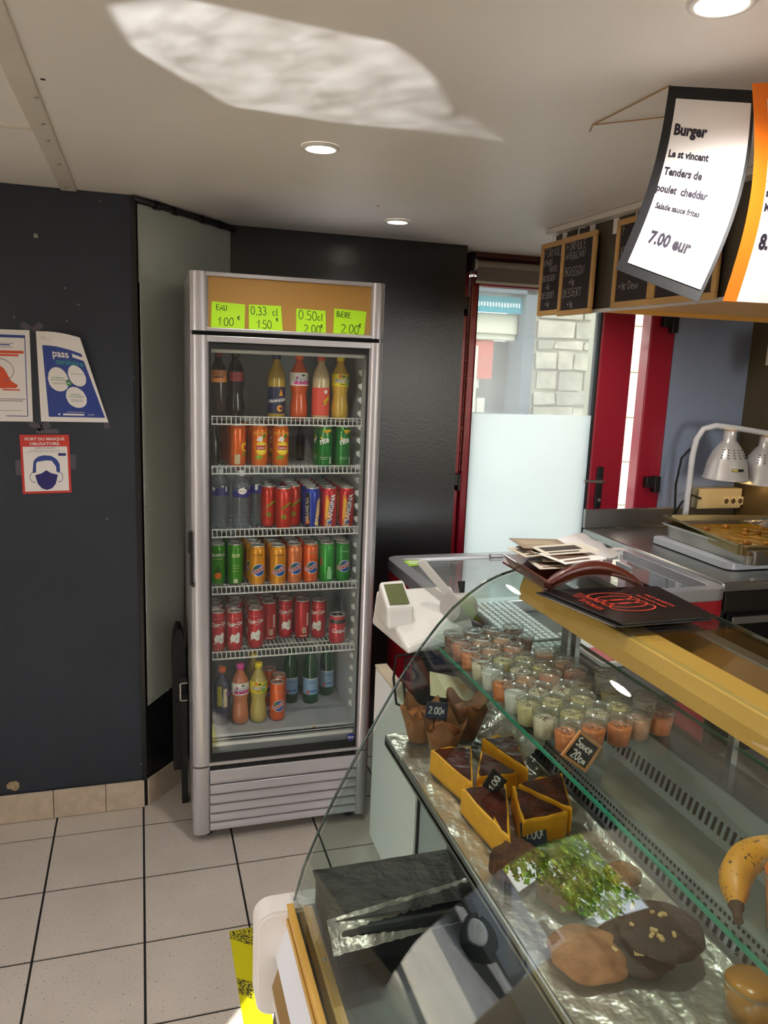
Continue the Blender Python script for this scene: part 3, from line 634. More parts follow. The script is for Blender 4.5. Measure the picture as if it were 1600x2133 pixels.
fruit = lambda c1, c2: [(c1, D_(0, .062, .021, .0005)), (c2, D_(.004, .058, .012, .0006))]
K = {}
tea = [(WHT, P_s([(-.014, .093), (-.004, .108), (.008, .104), (.004, .088)])), ('#7FA31C', P_s([(-.02, .03), (-.008, .045), (.008, .038), (.004, .03)])), (YEL, D_(.004, .066, .0235)), ('#F7E04A', D_(.004, .066, .018, .0006)), ('#5B9A1E', P_s([(.004, .104), (.014, .118), (.02, .112), (.012, .1)], .0006)), (RED, R_(-.016, .061, .02, .076, .0008)), (WHT, T_('Lipton', .002, .065, .0105, .02, off=.0012)), ('#F39A1E', R_(-.03, .112, .03, .122))]
K['tea'] = ('E8741A', tea, 0, 'BDAF8E')
K['tea_side'] = ('E8661A', [('#C9B68C', R_(-.012, .012, .006, .045)), (YEL, D_(.026, .07, .016)), (RED, R_(.02, .06, .04, .075, .0008)), ('#7FA31C', P_s([(.012, .035), (.02, .055), (.034, .05)]))], 0, 'BDAF8E')
sp = [(YEL, P_s([(-.01, .145-.012), (.0, .118), (.02, .128), (.022, .134)], .0006)), (WHT, T_('rite', -.003, .086, .03, .04, .35, .8, .2)), (YEL, R_(-.018, .1, -.013, .109, .0008)), ('#BFD8C0', R_(-.02, .036, .012, .0375)), ('#BFD8C0', R_(-.02, .03, .006, .0315)), ('#C9D8C4', R_(.016, .014, .022, .038))]
K['lime'] = ('1F7E33', sp, 0, 'AEB6A8')
K['red_soda'] = ('D0321C', [('#A8A01E', P_s([(-.012, .078), (.024, .1), (.024, .092), (-.012, .068)])), ('#3E3A0E', T_('Schweppes', .006, .08, .0095, .02, .4)), ('#8F7A18', D_(-.004, .045, .01))], 0, 'A8A49C')
K['blue_orange'] = ('2A3FA8', [(BLK, R_(-.03, .004, -.012, .126)), ('#D8691C', P_s([(-.03, .012), (-.012, .02), (-.02, .05)], .0006)), ('#E3DCC8', T_('ORANGINA', -.018, .066, .017, .03, pi/2)), ('#E0A032', P_s([(.006, .02), (.028, .05), (.03, .112), (.014, .098), (.01, .06)])), (WHT, T_('ORANGINA', .024, .06, .018, .03, 1.42, off=.001)), ('#E8B83A', D_(.014, .018, .009, .0007))], 0, 'AFA9A0')
K['red_orange'] = ('C8202E', [('#E27A1E', P_s([(-.022, .008), (-.002, .004), (.0, .07), (-.008, .118), (-.02, .122)])), ('#F2B02A', P_s([(-.02, .03), (-.008, .04), (-.006, .1), (-.016, .11)], .0006)), ('#1A3468', T_('ORANGINA', .0085, .062, .0225, .09, 1.42, off=.0009)), (WHT, T_('ORANGINA', .0085, .062, .0225, .025, 1.42, off=.0013)), (BLU, D_(-.002, .022, .0055, .0014))], 0, 'B8ACA4')
K['tropical'] = ('3E8F1E', [(WHT, T_('TROPICO', 0, .104, .0135, .03)), ('#E8741A', D_(0, .035, .012)), ('#1E5A14', P_s([(-.012, .05), (0, .075), (.012, .05), (0, .04)])), ('#D8E4A0', R_(-.018, .094, .018, .0955))], 0, 'A8AEA0')
K['tropical_back'] = ('4C9A28', [('#BFD890', R_(-.014, .1, .014, .112)), ('#BFD890', R_(-.012, .07, .012, .0715)), ('#BFD890', R_(-.012, .06, .012, .0615)), ('#BFD890', R_(-.014, .05, .008, .0515)), ('#D8E4C0', R_(-.008, .008, .006, .022))], 0, 'A8AEA0')
def oasis(body, word, wc, lidc='B4A88C'):
    return (body, [(WHT, D_(.002, .06, .0225)), (BLU, D_(.002, .06, .0205, .0007)), ('#0E5A3A', P_s([(-.018, .066), (-.006, .079), (-.001, .063), (-.012, .054)], .0009)), (WHT, T_('Oasis', .0, .0535, .0225, .09, .42, off=.0012)), (RED, T_('Oasis', .0, .0535, .0225, .02, .42, off=.0016)), (wc, T_(word, 0, .112, .008, .02))], 0, lidc)
K['oasis_gold'] = oasis('E89A1E', 'ORANGE', '#5A3A10'); K['oasis_peach'] = oasis('E07F4A', 'PECHE', '#C86A3A'); K['oasis_orange'] = oasis('E8662A', 'TROPICAL', '#C8A07A')
K['oasis_green'] = oasis('1E8A2A', 'POMME', '#8FD890', 'A0AC9C'); K['green_side'] = ('2CA032', [('#9FD8A0', R_(-.004, .014, .014, .046)), ('#9FD8A0', R_(-.002, .03, .01, .06, .0005)), (RED, P_s([(-.03, .09), (-.024, .094), (-.022, .07), (-.03, .06)]))], 0, 'A0AC9C')
def cola(word='Coca-Cola', y=.098, blob=True, side=0):
    s = [(WHT, T_(word, 0, y, .0175, .03, .06, .8, .35)), (WHT, lambda b, fn: stroke(b, [(-.02, y-.006), (-.008, y-.002), (.006, y-.007), (.02, y-.003)], .002, fn, .0006)), ('#E09A90', R_(-.024, .122, .024, .1232))]
    if blob: s += [(WHT, P_s([(-.019, .05), (-.012, .066), (0, .062), (.012, .074), (.019, .06), (.016, .036), (.006, .03), (-.004, .04), (-.014, .034)])), ('#3A3A40', lambda b, fn: stroke(b, [(0, .052), (.006, .044), (.013, .048), (.016, .058)], .0016, fn, .0009)), ('#E4A8A0', D_(-.017, .034, .0035))]
    return s
K['cola'] = ('C4222C', cola(), 0, '8E8A86'); K['cola_side'] = ('C4222C', [('#D8B0A0', R_(-.004, .022, .012, .046)), ('#E8C8C0', R_(-.014, .01, .014, .014)), ('#E8C8C0', R_(.012, .05, .02, .1))], 0, '8E8A86')
PROTO = {}
def put(kind, x, y, z, label, group, rz=0):
    if kind not in PROTO:
        if kind == 'cola_short': t = can('C8202C', [(WHT, T_('Coca-Cola', .006, .045, .022, .03, 0, .8, .3)), ('#1E1A1C', R_(-.05, .079, .05, .094, .0003, 20))], label, r=.031, h=.108, lid='8A8884')
        else:
            body, sp_, rr, lid = K[kind]; t = can(body, sp_, label, rr=rr, lid=lid)
        PROTO[kind] = t; t.location = (x, y, z); t['group'] = group; t['label'] = label; t.rotation_euler = (0, 0, rz); return t
    return dup(PROTO[kind], (x, y, z), label, rz, group)
rg = random.Random(5)
def column(kinds, x, y0, z, n, desc, shelf, group, dy=.0592, dx=0, face=0):
    for k in range(n):
        kd = kinds if isinstance(kinds, str) else kinds[min(k, len(kinds)-1)]
        a = atan2_(x+dx*k, y0+dy*k)
        put(kd, x+dx*k+(rg.uniform(-.0004, .0004) if dx == 0 else 0), y0+dy*k, z, '%s can, %s, %s of its row' % (desc, shelf, ['foremost', 'second', 'third', 'fourth', 'fifth', 'sixth'][k]), group, a+face+(rg.uniform(-.5, .5) if k else 0))
def atan2_(x, y): return -math.atan2(x, y)*.0
S1, S2, S3, S4, S5 = [z-.0115 for z in SH]; SB = .371
# second shelf: tea cans and lime cans
g2 = 'cans on the second shelf of the fridge'
column('tea_side', .313, 2.70, S2, 4, 'orange fruit tea', 'second shelf, leftmost orange column', g2, dx=-.005)
column('tea', .388, 2.70, S2, 4, 'orange and yellow fruit tea', 'second shelf, middle tea column', g2, dx=-.006)
column('tea', .461, 2.70, S2, 4, 'orange and yellow fruit tea', 'second shelf, right tea column', g2, dx=-.006)
column('lime', .615, 2.69, S2, 2, 'dark green lemonade', 'second shelf, left green column', g2, face=-.1)
column('lime', .680, 2.69, S2, 2, 'dark green lemonade', 'second shelf, right green column', g2, face=.15)
# third shelf
g3 = 'cans on the third shelf of the fridge'
column('red_soda', .428, 2.735, S3, 3, 'plain red soda', 'third shelf behind the water bottles', g3, dx=.001)
put('red_soda', .473, 2.69, S3, 'red soda can standing foremost beside the third water bottle, third shelf', g3)
column('red_soda', .516, 2.74, S3, 3, 'red soda', 'third shelf just left of the blue can', g3, dx=.0)
column(['blue_orange', 'blue_orange', 'red_orange'], .574, 2.69, S3, 4, 'blue and black orangeade', 'third shelf, blue column', g3, dx=.0015)
column('red_orange', .636, 2.69, S3, 5, 'red orangeade with slanted lettering', 'third shelf, left red column', g3)
column('red_orange', .700, 2.69, S3, 5, 'red orangeade with slanted lettering', 'third shelf, rightmost column', g3)
# fourth shelf
g4 = 'cans on the fourth shelf of the fridge'
column('tropical', .247, 2.72, S4, 4, 'leaf green tropical drink', 'fourth shelf, leftmost column', g4)
column('tropical_back', .308, 2.715, S4, 4, 'green can turned to its small print,', 'fourth shelf', g4)
column('oasis_gold', .381, 2.68, S4, 5, 'golden orange fruit drink', 'fourth shelf, left golden column', g4, dx=-.0045)
column('oasis_gold', .452, 2.668, S4, 5, 'golden orange fruit drink', 'fourth shelf, right golden column', g4, dx=-.004)
column('oasis_peach', .513, 2.685, S4, 5, 'pale peach fruit drink', 'fourth shelf, peach column', g4, dx=.0)
column('oasis_orange', .573, 2.69, S4, 5, 'bright orange fruit drink', 'fourth shelf, orange column', g4)
column('green_side', .6325, 2.69, S4, 5, 'bright green fruit drink', 'fourth shelf, left bright green column', g4)
column('oasis_green', .692, 2.69, S4, 5, 'green fruit drink', 'fourth shelf, rightmost column', g4)
# fifth shelf
g5 = 'red cans on the fifth shelf of the fridge'
column('cola', .243, 2.69, S5, 5, 'red cola', 'fifth shelf, leftmost column', g5, face=.2)
column('cola', .303, 2.685, S5, 2, 'red cola', 'fifth shelf, second column', g5)
column('cola', .322, 2.805, S5, 3, 'red cola', 'fifth shelf, rear of the second column', g5, face=-.4)
column('cola', .380, 2.70, S5, 4, 'red cola', 'fifth shelf, third column', g5, face=-.15)
column('cola_side', .438, 2.77, S5, 3, 'red cola turned to its back', 'fifth shelf, fourth column', g5)
column('cola', .503, 2.79, S5, 3, 'red cola', 'fifth shelf, fifth column', g5)
column('cola_side', .563, 2.77, S5, 2, 'red cola with purple tint', 'fifth shelf, sixth column', g5)
column('cola', .624, 2.76, S5, 1, 'red cola', 'fifth shelf, seventh column', g5, face=-.5)
put('cola_short', .679, 2.69, S5, 'short fat red cola can standing alone at the right of the fifth shelf', g5, .15)
# bottom
gb = 'cans and bottles on the fridge floor'
put('oasis_orange', .462, 2.70, SB, 'orange fruit drink can on the fridge floor, foremost', gb)
put('oasis_orange', .477, 2.765, SB, 'orange fruit drink can on the fridge floor, second from the front', gb)
put('oasis_orange', .452, 2.83, SB, 'orange fruit drink can on the fridge floor, hidden third', gb)

def liq(h, r=.12, tr=0): return mat('liquid_'+h.lower(), h, r, 0, coat=.4)
m_clear = glass('clear_pet', 'DCE4EA', .1, .05, .22, 'C8D2DC')
PROF = {
 'waist': [(.0, .004), (.02, 0), (.03, .004), (.0325, .02), (.0325, .05), (.0275, .085), (.0275, .098), (.0325, .118), (.0325, .158), (.029, .178), (.018, .2), (.0125, .21), (.0125, .222)],
 'plain': [(.0, .004), (.02, 0), (.03, .003), (.0325, .012), (.0325, .150), (.030, .168), (.02, .192), (.0125, .206), (.0125, .220)],
 'water': [(.0, .004), (.02, 0), (.03, .003), (.0325, .01)]+[(.0325-(.0012 if k % 2 else 0), .02+k*.009) for k in range(12)]+[(.0325, .128), (.0325, .152), (.0335, .158), (.030, .172), (.024, .184), (.013, .196), (.0125, .206)],
 'slim': [(.0, .004), (.018, 0), (.026, .004), (.0275, .02), (.0275, .135), (.024, .155), (.014, .185), (.0115, .21), (.0115, .235)],
}
def bottle(kind, liquid, cap, x, y, z, label, spec=None, band=None, group=None, rz=0, rr=0, s=1.0, neck=None):
    t = thing('drink_bottle', label, 'bottle', (x, y, z), rz, group); p = [(a*s, b*s) for a, b in PROF[kind]]
    m = m_clear if liquid == 'clear' else glass('green_pet', '9ED0AE', .06, .03, .42, '2F8A55') if liquid == 'green' else liq(liquid)
    b = MB(); b.lathe(p, 28, cap=False); b.build('bottle', m, t)
    zt = p[-1][1]; b = MB(); b.lathe([(.0128*s, zt-.003), (.0152*s, zt-.003), (.0152*s, zt+.014), (.0135*s, zt+.016), (0, zt+.016)], 20); b.build('cap', hexm(cap[1:]), t)
    if band:
        z0, z1, c = band; b = MB(); r = .0331*s if kind != 'slim' else .0281*s; b.lathe([(r, z0*s), (r, z1*s)], 28, cap=False); b.build('label_band', hexm(c[1:], .4), t)
    if spec: pr(t, spec, (.0333 if kind != 'slim' else .0283)*s, 0, rr)
    return t
g1 = 'bottles on the top shelf of the fridge'
Z1 = S1
bottle('plain', '1C0E08', '#8A3A1A', .249, 2.70, Z1, 'dark bottle with orange shoulder label, leftmost on the top shelf', [('#C87A3A', R_(-.03, .12, .03, .16)), ('#5A2A10', R_(-.02, .134, .014, .139, .0006))], None, g1, s=.93)
bottle('waist', '120606', '#101010', .308, 2.72, Z1, 'dark cola bottle with a red label in the top shelf gloom', [('#A01A24', R_(-.026, .124, .026, .155))], None, g1, s=.93)
bottle('plain', 'A88A2E', '#1A2250', .444, 2.70, Z1, 'olive yellow orangeade bottle with dark blue label, top shelf', [(WHT, T_('ORANGINA', .004, .06, .0145, .03, .12)), ('#E89A2A', D_(.008, .038, .011, .0006)), ('#E89A2A', P_s([(.004, .08), (.012, .105), (.02, .08)])), (BLK, P_s([(.004, .04), (.014, .044), (.018, .036), (.01, .032)], .0009))], (.022, .118, '#141E48'), g1, s=.93)
fan = lambda: [('#1A3A7A', T_('FANTA', .004, .131, .0165, .08, .05, off=.0008)), (WHT, T_('FANTA', .004, .131, .0165, .02, .05, off=.0012)), ('#1E5A2A', P_s([(-.002, .149), (.006, .156), (.016, .152), (.008, .147)], .0006)), (BLK, R_(-.004, .124, .012, .1265, .0006))]
def fan_o(): return [(WHT, R_(-.05, .118, .05, .16, .0004, 20)), ('#D8328A', P_s([(-.03, .12), (.05, .12), (.05, .13), (-.006, .138), (-.016, .152)], .0006)), (WHT, R_(-.05, .116, .05, .118, .0005, 20))]+fan()
def fan_y(): return [('#E8D21A', R_(-.05, .118, .05, .16, .0004, 20)), ('#7FB51E', P_s([(.014, .12), (.034, .12), (.034, .158), (.02, .15)], .0006)), ('#E8741A', D_(-.004, .152, .006, .0006))]+fan()
bottle('waist', 'C8501A', '#E8661A', .522, 2.70, Z1, 'orange soda bottle with pink and white label, top shelf', fan_o(), None, g1, .08, s=.93)
bottle('plain', 'C4B088', '#D8502E', .597, 2.69, Z1, 'pale pink lemonade bottle with coral label, top shelf', [('#E2E0D8', D_(.012, .098, .007, .0006)), ('#E8C21E', P_s([(.004, .05), (.026, .068), (.026, .086), (.004, .068)], .0006)), ('#8A2A1A', T_('Schweppes', .014, .062, .0075, .03, .5))], (.018, .12, '#E2503E'), g1, s=.93)
bottle('waist', 'C8A03A', '#E8D21A', .668, 2.70, Z1, 'pale yellow soda bottle with lemon label, top shelf', fan_y(), None, g1, -.1, s=.93)
bottle('plain', 'B8601E', '#E8661A', .690, 2.79, Z1, 'orange bottle half hidden behind the yellow soda, top shelf', None, None, g1, s=.9)
bottle('slim', '14201A', '#222222', .238, 2.73, S2, 'dark glass bottle at the left end of the second shelf', None, None, 'dark bottles on the second shelf', s=.62)
bottle('slim', '100E0C', '#1A1A1A', .562, 2.86, S2, 'dark bottle deep inside the second shelf', None, None, 'dark bottles on the second shelf', s=.6)
gw = 'water bottles on the third shelf'
wsp = [(WHT, P_s([(-.016, .14), (-.008, .148), (0, .151), (.01, .147), (.018, .14), (.01, .131), (0, .128), (-.01, .131)], .0005)), ('#C0486A', T_('CRISTALINE', .001, .1375, .0062, .02)), ('#3A3A8A', R_(-.03, .127, -.024, .131))]
w1 = bottle('water', 'clear', '#D8DCE4', .256, 2.72, S3, 'clear water bottle with blue band, leftmost on the third shelf', [(WHT, P_s([(-.03, .13), (-.018, .14), (-.03, .15)])), (WHT, R_(.018, .132, .024, .148))], (.126, .154, '#2C2C7C'), gw, s=.93)
bottle('water', 'clear', '#D8DCE4', .324, 2.68, S3, 'clear water bottle with blue and pink label, foremost on the third shelf', wsp, (.126, .154, '#2C2C7C'), gw, s=.93)
bottle('water', 'clear', '#D8DCE4', .386, 2.76, S3, 'clear water bottle set further back beside the red cans', [(WHT, R_(-.008, .13, .002, .15)), (WHT, P_s([(.02, .14), (.03, .15), (.03, .132)]))], (.126, .154, '#2C2C7C'), gw, s=.93)
bottle('water', 'clear', '#D8DCE4', .262, 2.80, S3, 'clear water bottle hidden behind the leftmost water bottle', None, (.126, .154, '#2C2C7C'), gw, s=.93)
bottle('plain', '2A3050', '#E8661A', .262, 2.71, SB, 'dark blue bottle with orange cap and yellow print, fridge floor', [('#B8B03A', R_(-.02, .075, -.004, .15)), ('#D8C8A0', R_(.002, .07, .016, .14)), ('#7A4A8A', D_(.022, .12, .01))], None, gb, s=.9)
bottle('waist', 'C0724A', '#D8409A', .326, 2.70, SB, 'orange soda bottle with pink cap on the fridge floor', fan_o(), None, gb, s=.94)
bottle('waist', 'B8A85A', '#E8D21A', .392, 2.70, SB, 'lemon soda bottle with yellow cap on the fridge floor', fan_y(), None, gb, -.25, s=.94)
bottle('waist', 'B8A85A', '#E8D21A', .385, 2.79, SB, 'second yellow capped bottle behind the lemon soda', None, None, gb, s=.96)
bsp = [('#3A6AB0', R_(-.02, .05, .02, .056)), ('#D05A4A', R_(-.02, .04, -.012, .056, .0007)), (WHT, R_(-.03, .101, .03, .104)), ('#3A6AB0', T_('SAN', 0, .085, .01, .02))]
for x, y, lab in ((.537, 2.84, 'green glass water bottle standing behind the orange cans, fridge floor'), (.612, 2.82, 'green water bottle with pale blue label, middle of the fridge floor'), (.690, 2.88, 'green water bottle with pale blue label, rear right of the fridge floor')):
    bottle('slim', 'green', '#BFC8C4', x, y, SB, lab, bsp, (.036, .1, '#8FB0D0'), gb, s=1.05)
b = MB(); b.lathe([(.0, 0), (.008, 0), (.006, .001), (0, .0014)], 10); o = b.build('rust_stain', mat('ochre_stain', 'B08A3A', .6), F); o.location = Vector((.58, 2.6, .372))-F.location
# ------------------------------------------------------------ refrigerated display counter with curved glass
YE, YN = 1.4, -.35
CN = thing('display_counter', 'refrigerated display counter with curved glass front and golden trim', 'counter', (.6, .6, 0))
cl_ = CN.location
def cp(name, m, f, bevel=0, parent=None):
    b = WB(cl_); f(b); return b.build(name, m, parent or CN, bevel)
m_cglass = glass('counter_glass', 'F6FBF9', .045)
m_edge = mat('green_glass_edge', '1F8A6A', .12, coat=.5, spec=.8)
m_edged = mat('dark_glass_edge', '31443E', .12, coat=.5, spec=.8)
m_cream = mat('counter_cream_white', 'DDD9D6', .35)
GX = [(.274, .583), (.285, .628), (.296, .672), (.311, .713), (.327, .752), (.344, .791), (.362, .83), (.381, .868), (.401, .907), (.421, .946), (.442, .985), (.463, 1.023), (.485, 1.062), (.509, 1.1), (.534, 1.136), (.561, 1.171), (.59, 1.203), (.622, 1.23), (.657, 1.254), (.69, 1.268), (.727, 1.278)]
def glassf(u, v):
    t = u*(len(GX)-1); i = min(int(t), len(GX)-2); k = t-i
    return (GX[i][0]+(GX[i+1][0]-GX[i][0])*k, YN+(YE-YN)*v, GX[i][1]+(GX[i+1][1]-GX[i][1])*k)
cp('curved_glass', m_cglass, lambda b: b.slab(glassf, 40, 2, (.0045, 0, -.0035)))
def rim(b):
    pts = [Vector(glassf(i/40, 1)) for i in range(41)]
    b.tube([p+Vector((.002, .0012, -.0018)) for p in pts], .0028, 6)
cp('polished_edge', m_edged, rim)
# far end pane
cp('end_pane', glass('counter_end_glass', 'F4FAF8', .03), lambda b: b.prism([(x+.006, z-.004) for x, z in GX]+[(.86, 1.27), (.86, .62), (.3, .6)], 'y', YE-.012, YE-.008))
# gold trims, striped front skirt, bumper end cap, pedestal
m_gold = mat('golden_trim', 'C79B44', .35, .2, var=.05); m_goldd = mat('brown_gold_band', '8E6C34', .4, .2); m_brown = mat('dark_brown_band', '4A3426', .4)
cp('trim_strip', m_gold, lambda b: b.box(.262, YN, .588, .276, YE-.01, .602), .001)
cp('trim_strip', m_gold, lambda b: b.box(.259, YN, .568, .272, YE-.015, .585), .001)
cp('inner_trim', m_gold, lambda b: b.box(.292, YN, .60, .31, YE-.03, .606), .001)
for y in (1.22, .95, .7, .45):
    cp('screw', m_steel, lambda b: b.lathe([(.004, 0), (.003, .0015), (0, .002)], 10, (.301, y, .606)))
cp('white_skirt', mat('skirt_white', 'DADDE8', .3), lambda b: b.prism([(.262, .568), (.275, .56), (.262, .5), (.238, .5)], 'y', YN, YE-.03))
cp('brown_band', m_goldd, lambda b: b.prism([(.238, .5), (.262, .5), (.25, .46), (.226, .46)], 'y', YN, YE-.06), .001)
cp('white_line', m_cream, lambda b: b.box(.223, YN, .452, .25, YE-.07, .459))
cp('dark_band', m_brown, lambda b: b.prism([(.223, .452), (.25, .452), (.25, .41), (.219, .41)], 'y', YN, YE-.11), .001)
def rr(x0, z0, x1, z1, r, n=6):
    P = []
    for cx, cz, a in ((x1-r, z1-r, 0), (x0+r, z1-r, 90), (x0+r, z0+r, 180), (x1-r, z0+r, 270)):
        P += [(cx+r*cos(radians(a+90*i/n)), cz+r*sin(radians(a+90*i/n))) for i in range(n+1)]
    return P
cp('end_cap', m_cream, lambda b: b.prism(rr(.2, .365, .93, .6, .035), 'y', YE-.025, YE+.025), .006)
cp('end_cap_rim', m_cream, lambda b: b.prism(rr(.205, .37, .925, .594, .03), 'y', YE-.03, YE-.024), .003)
cp('pedestal', m_cream, lambda b: b.box(.36, YN, .02, .93, YE-.04, .4), .008)
cp('tank', mat('dark_counter_inside', '2A2B2A', .6), lambda b: (b.box(.3, YN, .4, .93, YE-.02, .595)))
cp('lower_ledge', mat('lower_steel_ledge', '3C3F3D', .4, .5, var=.1), lambda b: b.box(.296, YN, .596, .86, YE-.02, .60))
# raised food deck
cp('food_deck', m_steel, lambda b: (b.box(.452, .3, .93, .70, YE-.02, .945), b.box(.452, .3, .935, .457, YE-.02, .953)), .002)
cp('deck_support', mat('grey_deck_side', '55575A', .5, .3), lambda b: b.box(.60, .3, .60, .68, YE-.02, .93))
# slotted air panels behind the food
m_band = mat('pale_grey_panel', 'A0A2A6', .55, .1)
cp('slot_panel', m_band, lambda b: b.quadbox([(.70, .3, .94), (.70, YE-.02, .94), (.716, YE-.02, .998), (.716, .3, .998)], (.004, 0, 0)))
cp('slot_panel', m_band, lambda b: b.quadbox([(.716, .3, .998), (.716, YE-.02, .998), (.79, YE-.02, 1.01), (.79, .3, 1.01)], (0, 0, -.004)))
cp('slot_panel', m_band, lambda b: b.quadbox([(.79, .3, 1.01), (.79, YE-.02, 1.01), (.81, YE-.02, 1.08), (.81, .3, 1.08)], (.004, 0, 0)))
def slots(b, x, z, dx, dz, l, st):
    y = .42
    while y < 1.33:
        b.quadbox([(x, y, z), (x, y+l, z), (x+dx, y+l, z+dz), (x+dx, y, z+dz)], (-.0006, 0, .0002)); y += st
for a in ((.7052, .963, .0058, .0225, .0058, .0135), (.7135, .991, .0012, .0045, .0045, .0085), (.7935, 1.022, .0055, .02, .006, .0135)):
    o = cp('air_slots', m_rub, lambda b: slots(b, *a)); o['kind'] = 'stuff'
cp('rear_wall', mat('rear_inner_wall', '5E5F58', .35, .4, var=.1), lambda b: b.box(.815, .3, .6, .83, YE-.02, 1.115))
# glass shelf with green edges
cp('glass_shelf', glass('shelf_glass', 'F0F6F3', .04), lambda b: b.box(.568, .3, 1.1165, .866, YE-.002, 1.1215))
cp('shelf_edge', m_edge, lambda b: b.box(.5645, .3, 1.116, .568, YE-.002, 1.122), .0006)
cp('shelf_edge', m_edge, lambda b: b.box(.866, .3, 1.116, .869, YE-.002, 1.122), .0006)
cp('shelf_edge', m_edged, lambda b: b.box(.568, YE-.002, 1.116, .866, YE+.001, 1.122), .0006)
# yellow top beam, light trough, glass top
cp('top_beam', m_yel, lambda b: b.prism([(.735, 1.24), (.742, 1.262), (.80, 1.262), (.80, 1.215), (.735, 1.215)], 'y', YN, YE-.005), .002)
cp('light_trough', mat('ochre_trough', 'D08A30', .4, var=.06), lambda b: b.prism([(.80, 1.245), (.80, 1.23), (.855, 1.205), (.87, 1.21), (.87, 1.225)], 'y', YN, YE-.005))
cp('rear_rail', m_steel, lambda b: (b.box(.87, YN, 1.2, .9, YE-.005, 1.262),), .003)
cp('end_upright', m_steel, lambda b: b.box(.84, YE-.03, .6, .87, YE-.005, 1.2), .002)
cp('top_glass', glass('top_glass', 'F6FAF8', .04), lambda b: b.box(.727, YN, 1.272, .93, YE, 1.278))
for yy in (1.36, .9): cp('shelf_upright', m_steel, lambda b: b.box(.855, yy, 1.0, .866, yy+.012, 1.215))
cp('top_edge', m_edged, lambda b: b.box(.93, YN, 1.272, .9325, YE, 1.278)); cp('top_edge', m_edged, lambda b: b.box(.727, YE, 1.272, .93, YE+.002, 1.278))

# ------------------------------------------------------------ foil sheets
def foil_mat(name, c, met=1.0, rough=.22):
    m = mat(name, c, rough, met, bump=1.0, bscale=22); 
    return m
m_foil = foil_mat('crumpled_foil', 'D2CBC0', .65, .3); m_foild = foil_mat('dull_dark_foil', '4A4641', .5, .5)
def crumple(f, amp, seed, fr=9):
    rg = random.Random(seed); ws = [(rg.uniform(-1, 1)*fr, rg.uniform(-1, 1)*fr, rg.uniform(0, 6)) for _ in range(9)]
    def g(u, v):
        x, y, z = f(u, v); h = 0
        for a, c, p in ws: h += abs(sin(a*u*3+c*v*3+p))
        return (x, y, z+amp*(h/9-.4))
    return g
t = thing('foil_sheet', 'crinkled aluminium foil lining the tray under the cakes and cookies', 'foil', (.56, 1.0, .946))
b = WB(t.location); b.slab(crumple(lambda u, v: (.458+.236*u, .5+.885*v, .949+(.012 if u > .97 else 0)), .006, 3, 14), 40, 90, (0, 0, -.0006)); b.build('sheet', m_foil, t)
t = thing('foil_sheet', 'crumpled foil edge sticking up behind the muffins and flan', 'foil', (.66, 1.25, .952))
b = WB(t.location); b.slab(crumple(lambda u, v: (.62+.07*u+.012*sin(v*9), 1.17+.2*v, .962+.045*u+.01*sin(v*14)), .02, 8, 10), 16, 26, (0, 0, -.0006)); b.build('sheet', m_foil, t)
t = thing('foil_sheet', 'dark foil-covered tray on the lower ledge inside the counter glass', 'foil tray', (.45, 1.3, .60))
b = WB(t.location); b.box(.315, 1.19, .601, .595, 1.375, .672); b.build('tray', mat('dark_tray', '2B2C2C', .5, .4), t, .012)
b = WB(t.location); b.slab(crumple(lambda u, v: (.31+.29*u, 1.22+.155*v, .679), .004, 5, 6), 20, 14, (0, 0, -.0006)); b.build('foil_cover', m_foild, t)
b = WB(t.location); b.slab(crumple(lambda u, v: (.305+.3*u+.0*v, 1.165+.06*v-.02*u*(1-v)+.05*u, .655+.026*v), .008, 12, 22), 30, 8, (0, 0, -.0006)); b.build('foil_edge', m_foil, t)

# ------------------------------------------------------------ sauce cups on the glass shelf
m_cup = glass('clear_cup_plastic', 'F4F6F6', .05, .06, .05, 'E8E6E2')
m_clid = glass('clear_lid_plastic', 'F0F2F2', .10, .1, .16, 'F0EEEA')
SC = {'pink': 'D88A6A', 'orange': 'E8803A', 'cream': 'E4D2B4', 'white': 'EAE2D6', 'herb': 'D8C48C', 'brown': '8A5A44', 'salmon': 'DFA27E'}
def sauce(k, x, y, lab):
    t = thing('sauce_cup', lab, 'sauce cup', (x, y, 1.1217), random.uniform(0, 6), group='small lidded sauce cups on the glass shelf')
    b = MB(); b.lathe([(.0162, .0006), (.0203, .038)], 24, cap=False); b.build('cup', m_cup, t)
    f = .028 if k in ('orange', 'cream') else .031
    m = mat('sauce_'+k, SC[k], .35, var=.12, vscale=200, hex2=None, sub=0)
    if k == 'herb': m = mat('sauce_herb', SC[k], .4, hex2='A8945A', vscale=260)
    b = MB(); b.lathe([(0, .001), (.0158, .001), (.0158+.0042*f/.038, f), (.012, f+.001), (0, f-.0005)], 20); b.build('sauce', m, t)
    b = MB(); b.lathe([(.0206, .037), (.0216, .037), (.0216, .0415), (.0198, .042), (.019, .0395), (.012, .0395), (.0115, .041), (.004, .0412), (0, .0412)], 26, cap=False); b.build('lid', m_clid, t)
    if k in ('herb', 'cream', 'orange', 'brown'):
        b = MB(); rg = random.Random(int(x*1e4)); 
        for q in range(10): a = rg.uniform(0, 6); r_ = rg.uniform(0, .011); b.box(r_*cos(a)-.001, r_*sin(a)-.0006, f, r_*cos(a)+.001, r_*sin(a)+.0006, f+.0022)
        b.build('topping', mat('topping_'+('dark' if k != 'herb' else 'green'), '8A4A22' if k != 'herb' else '7A6A30', .6), t)
    return t
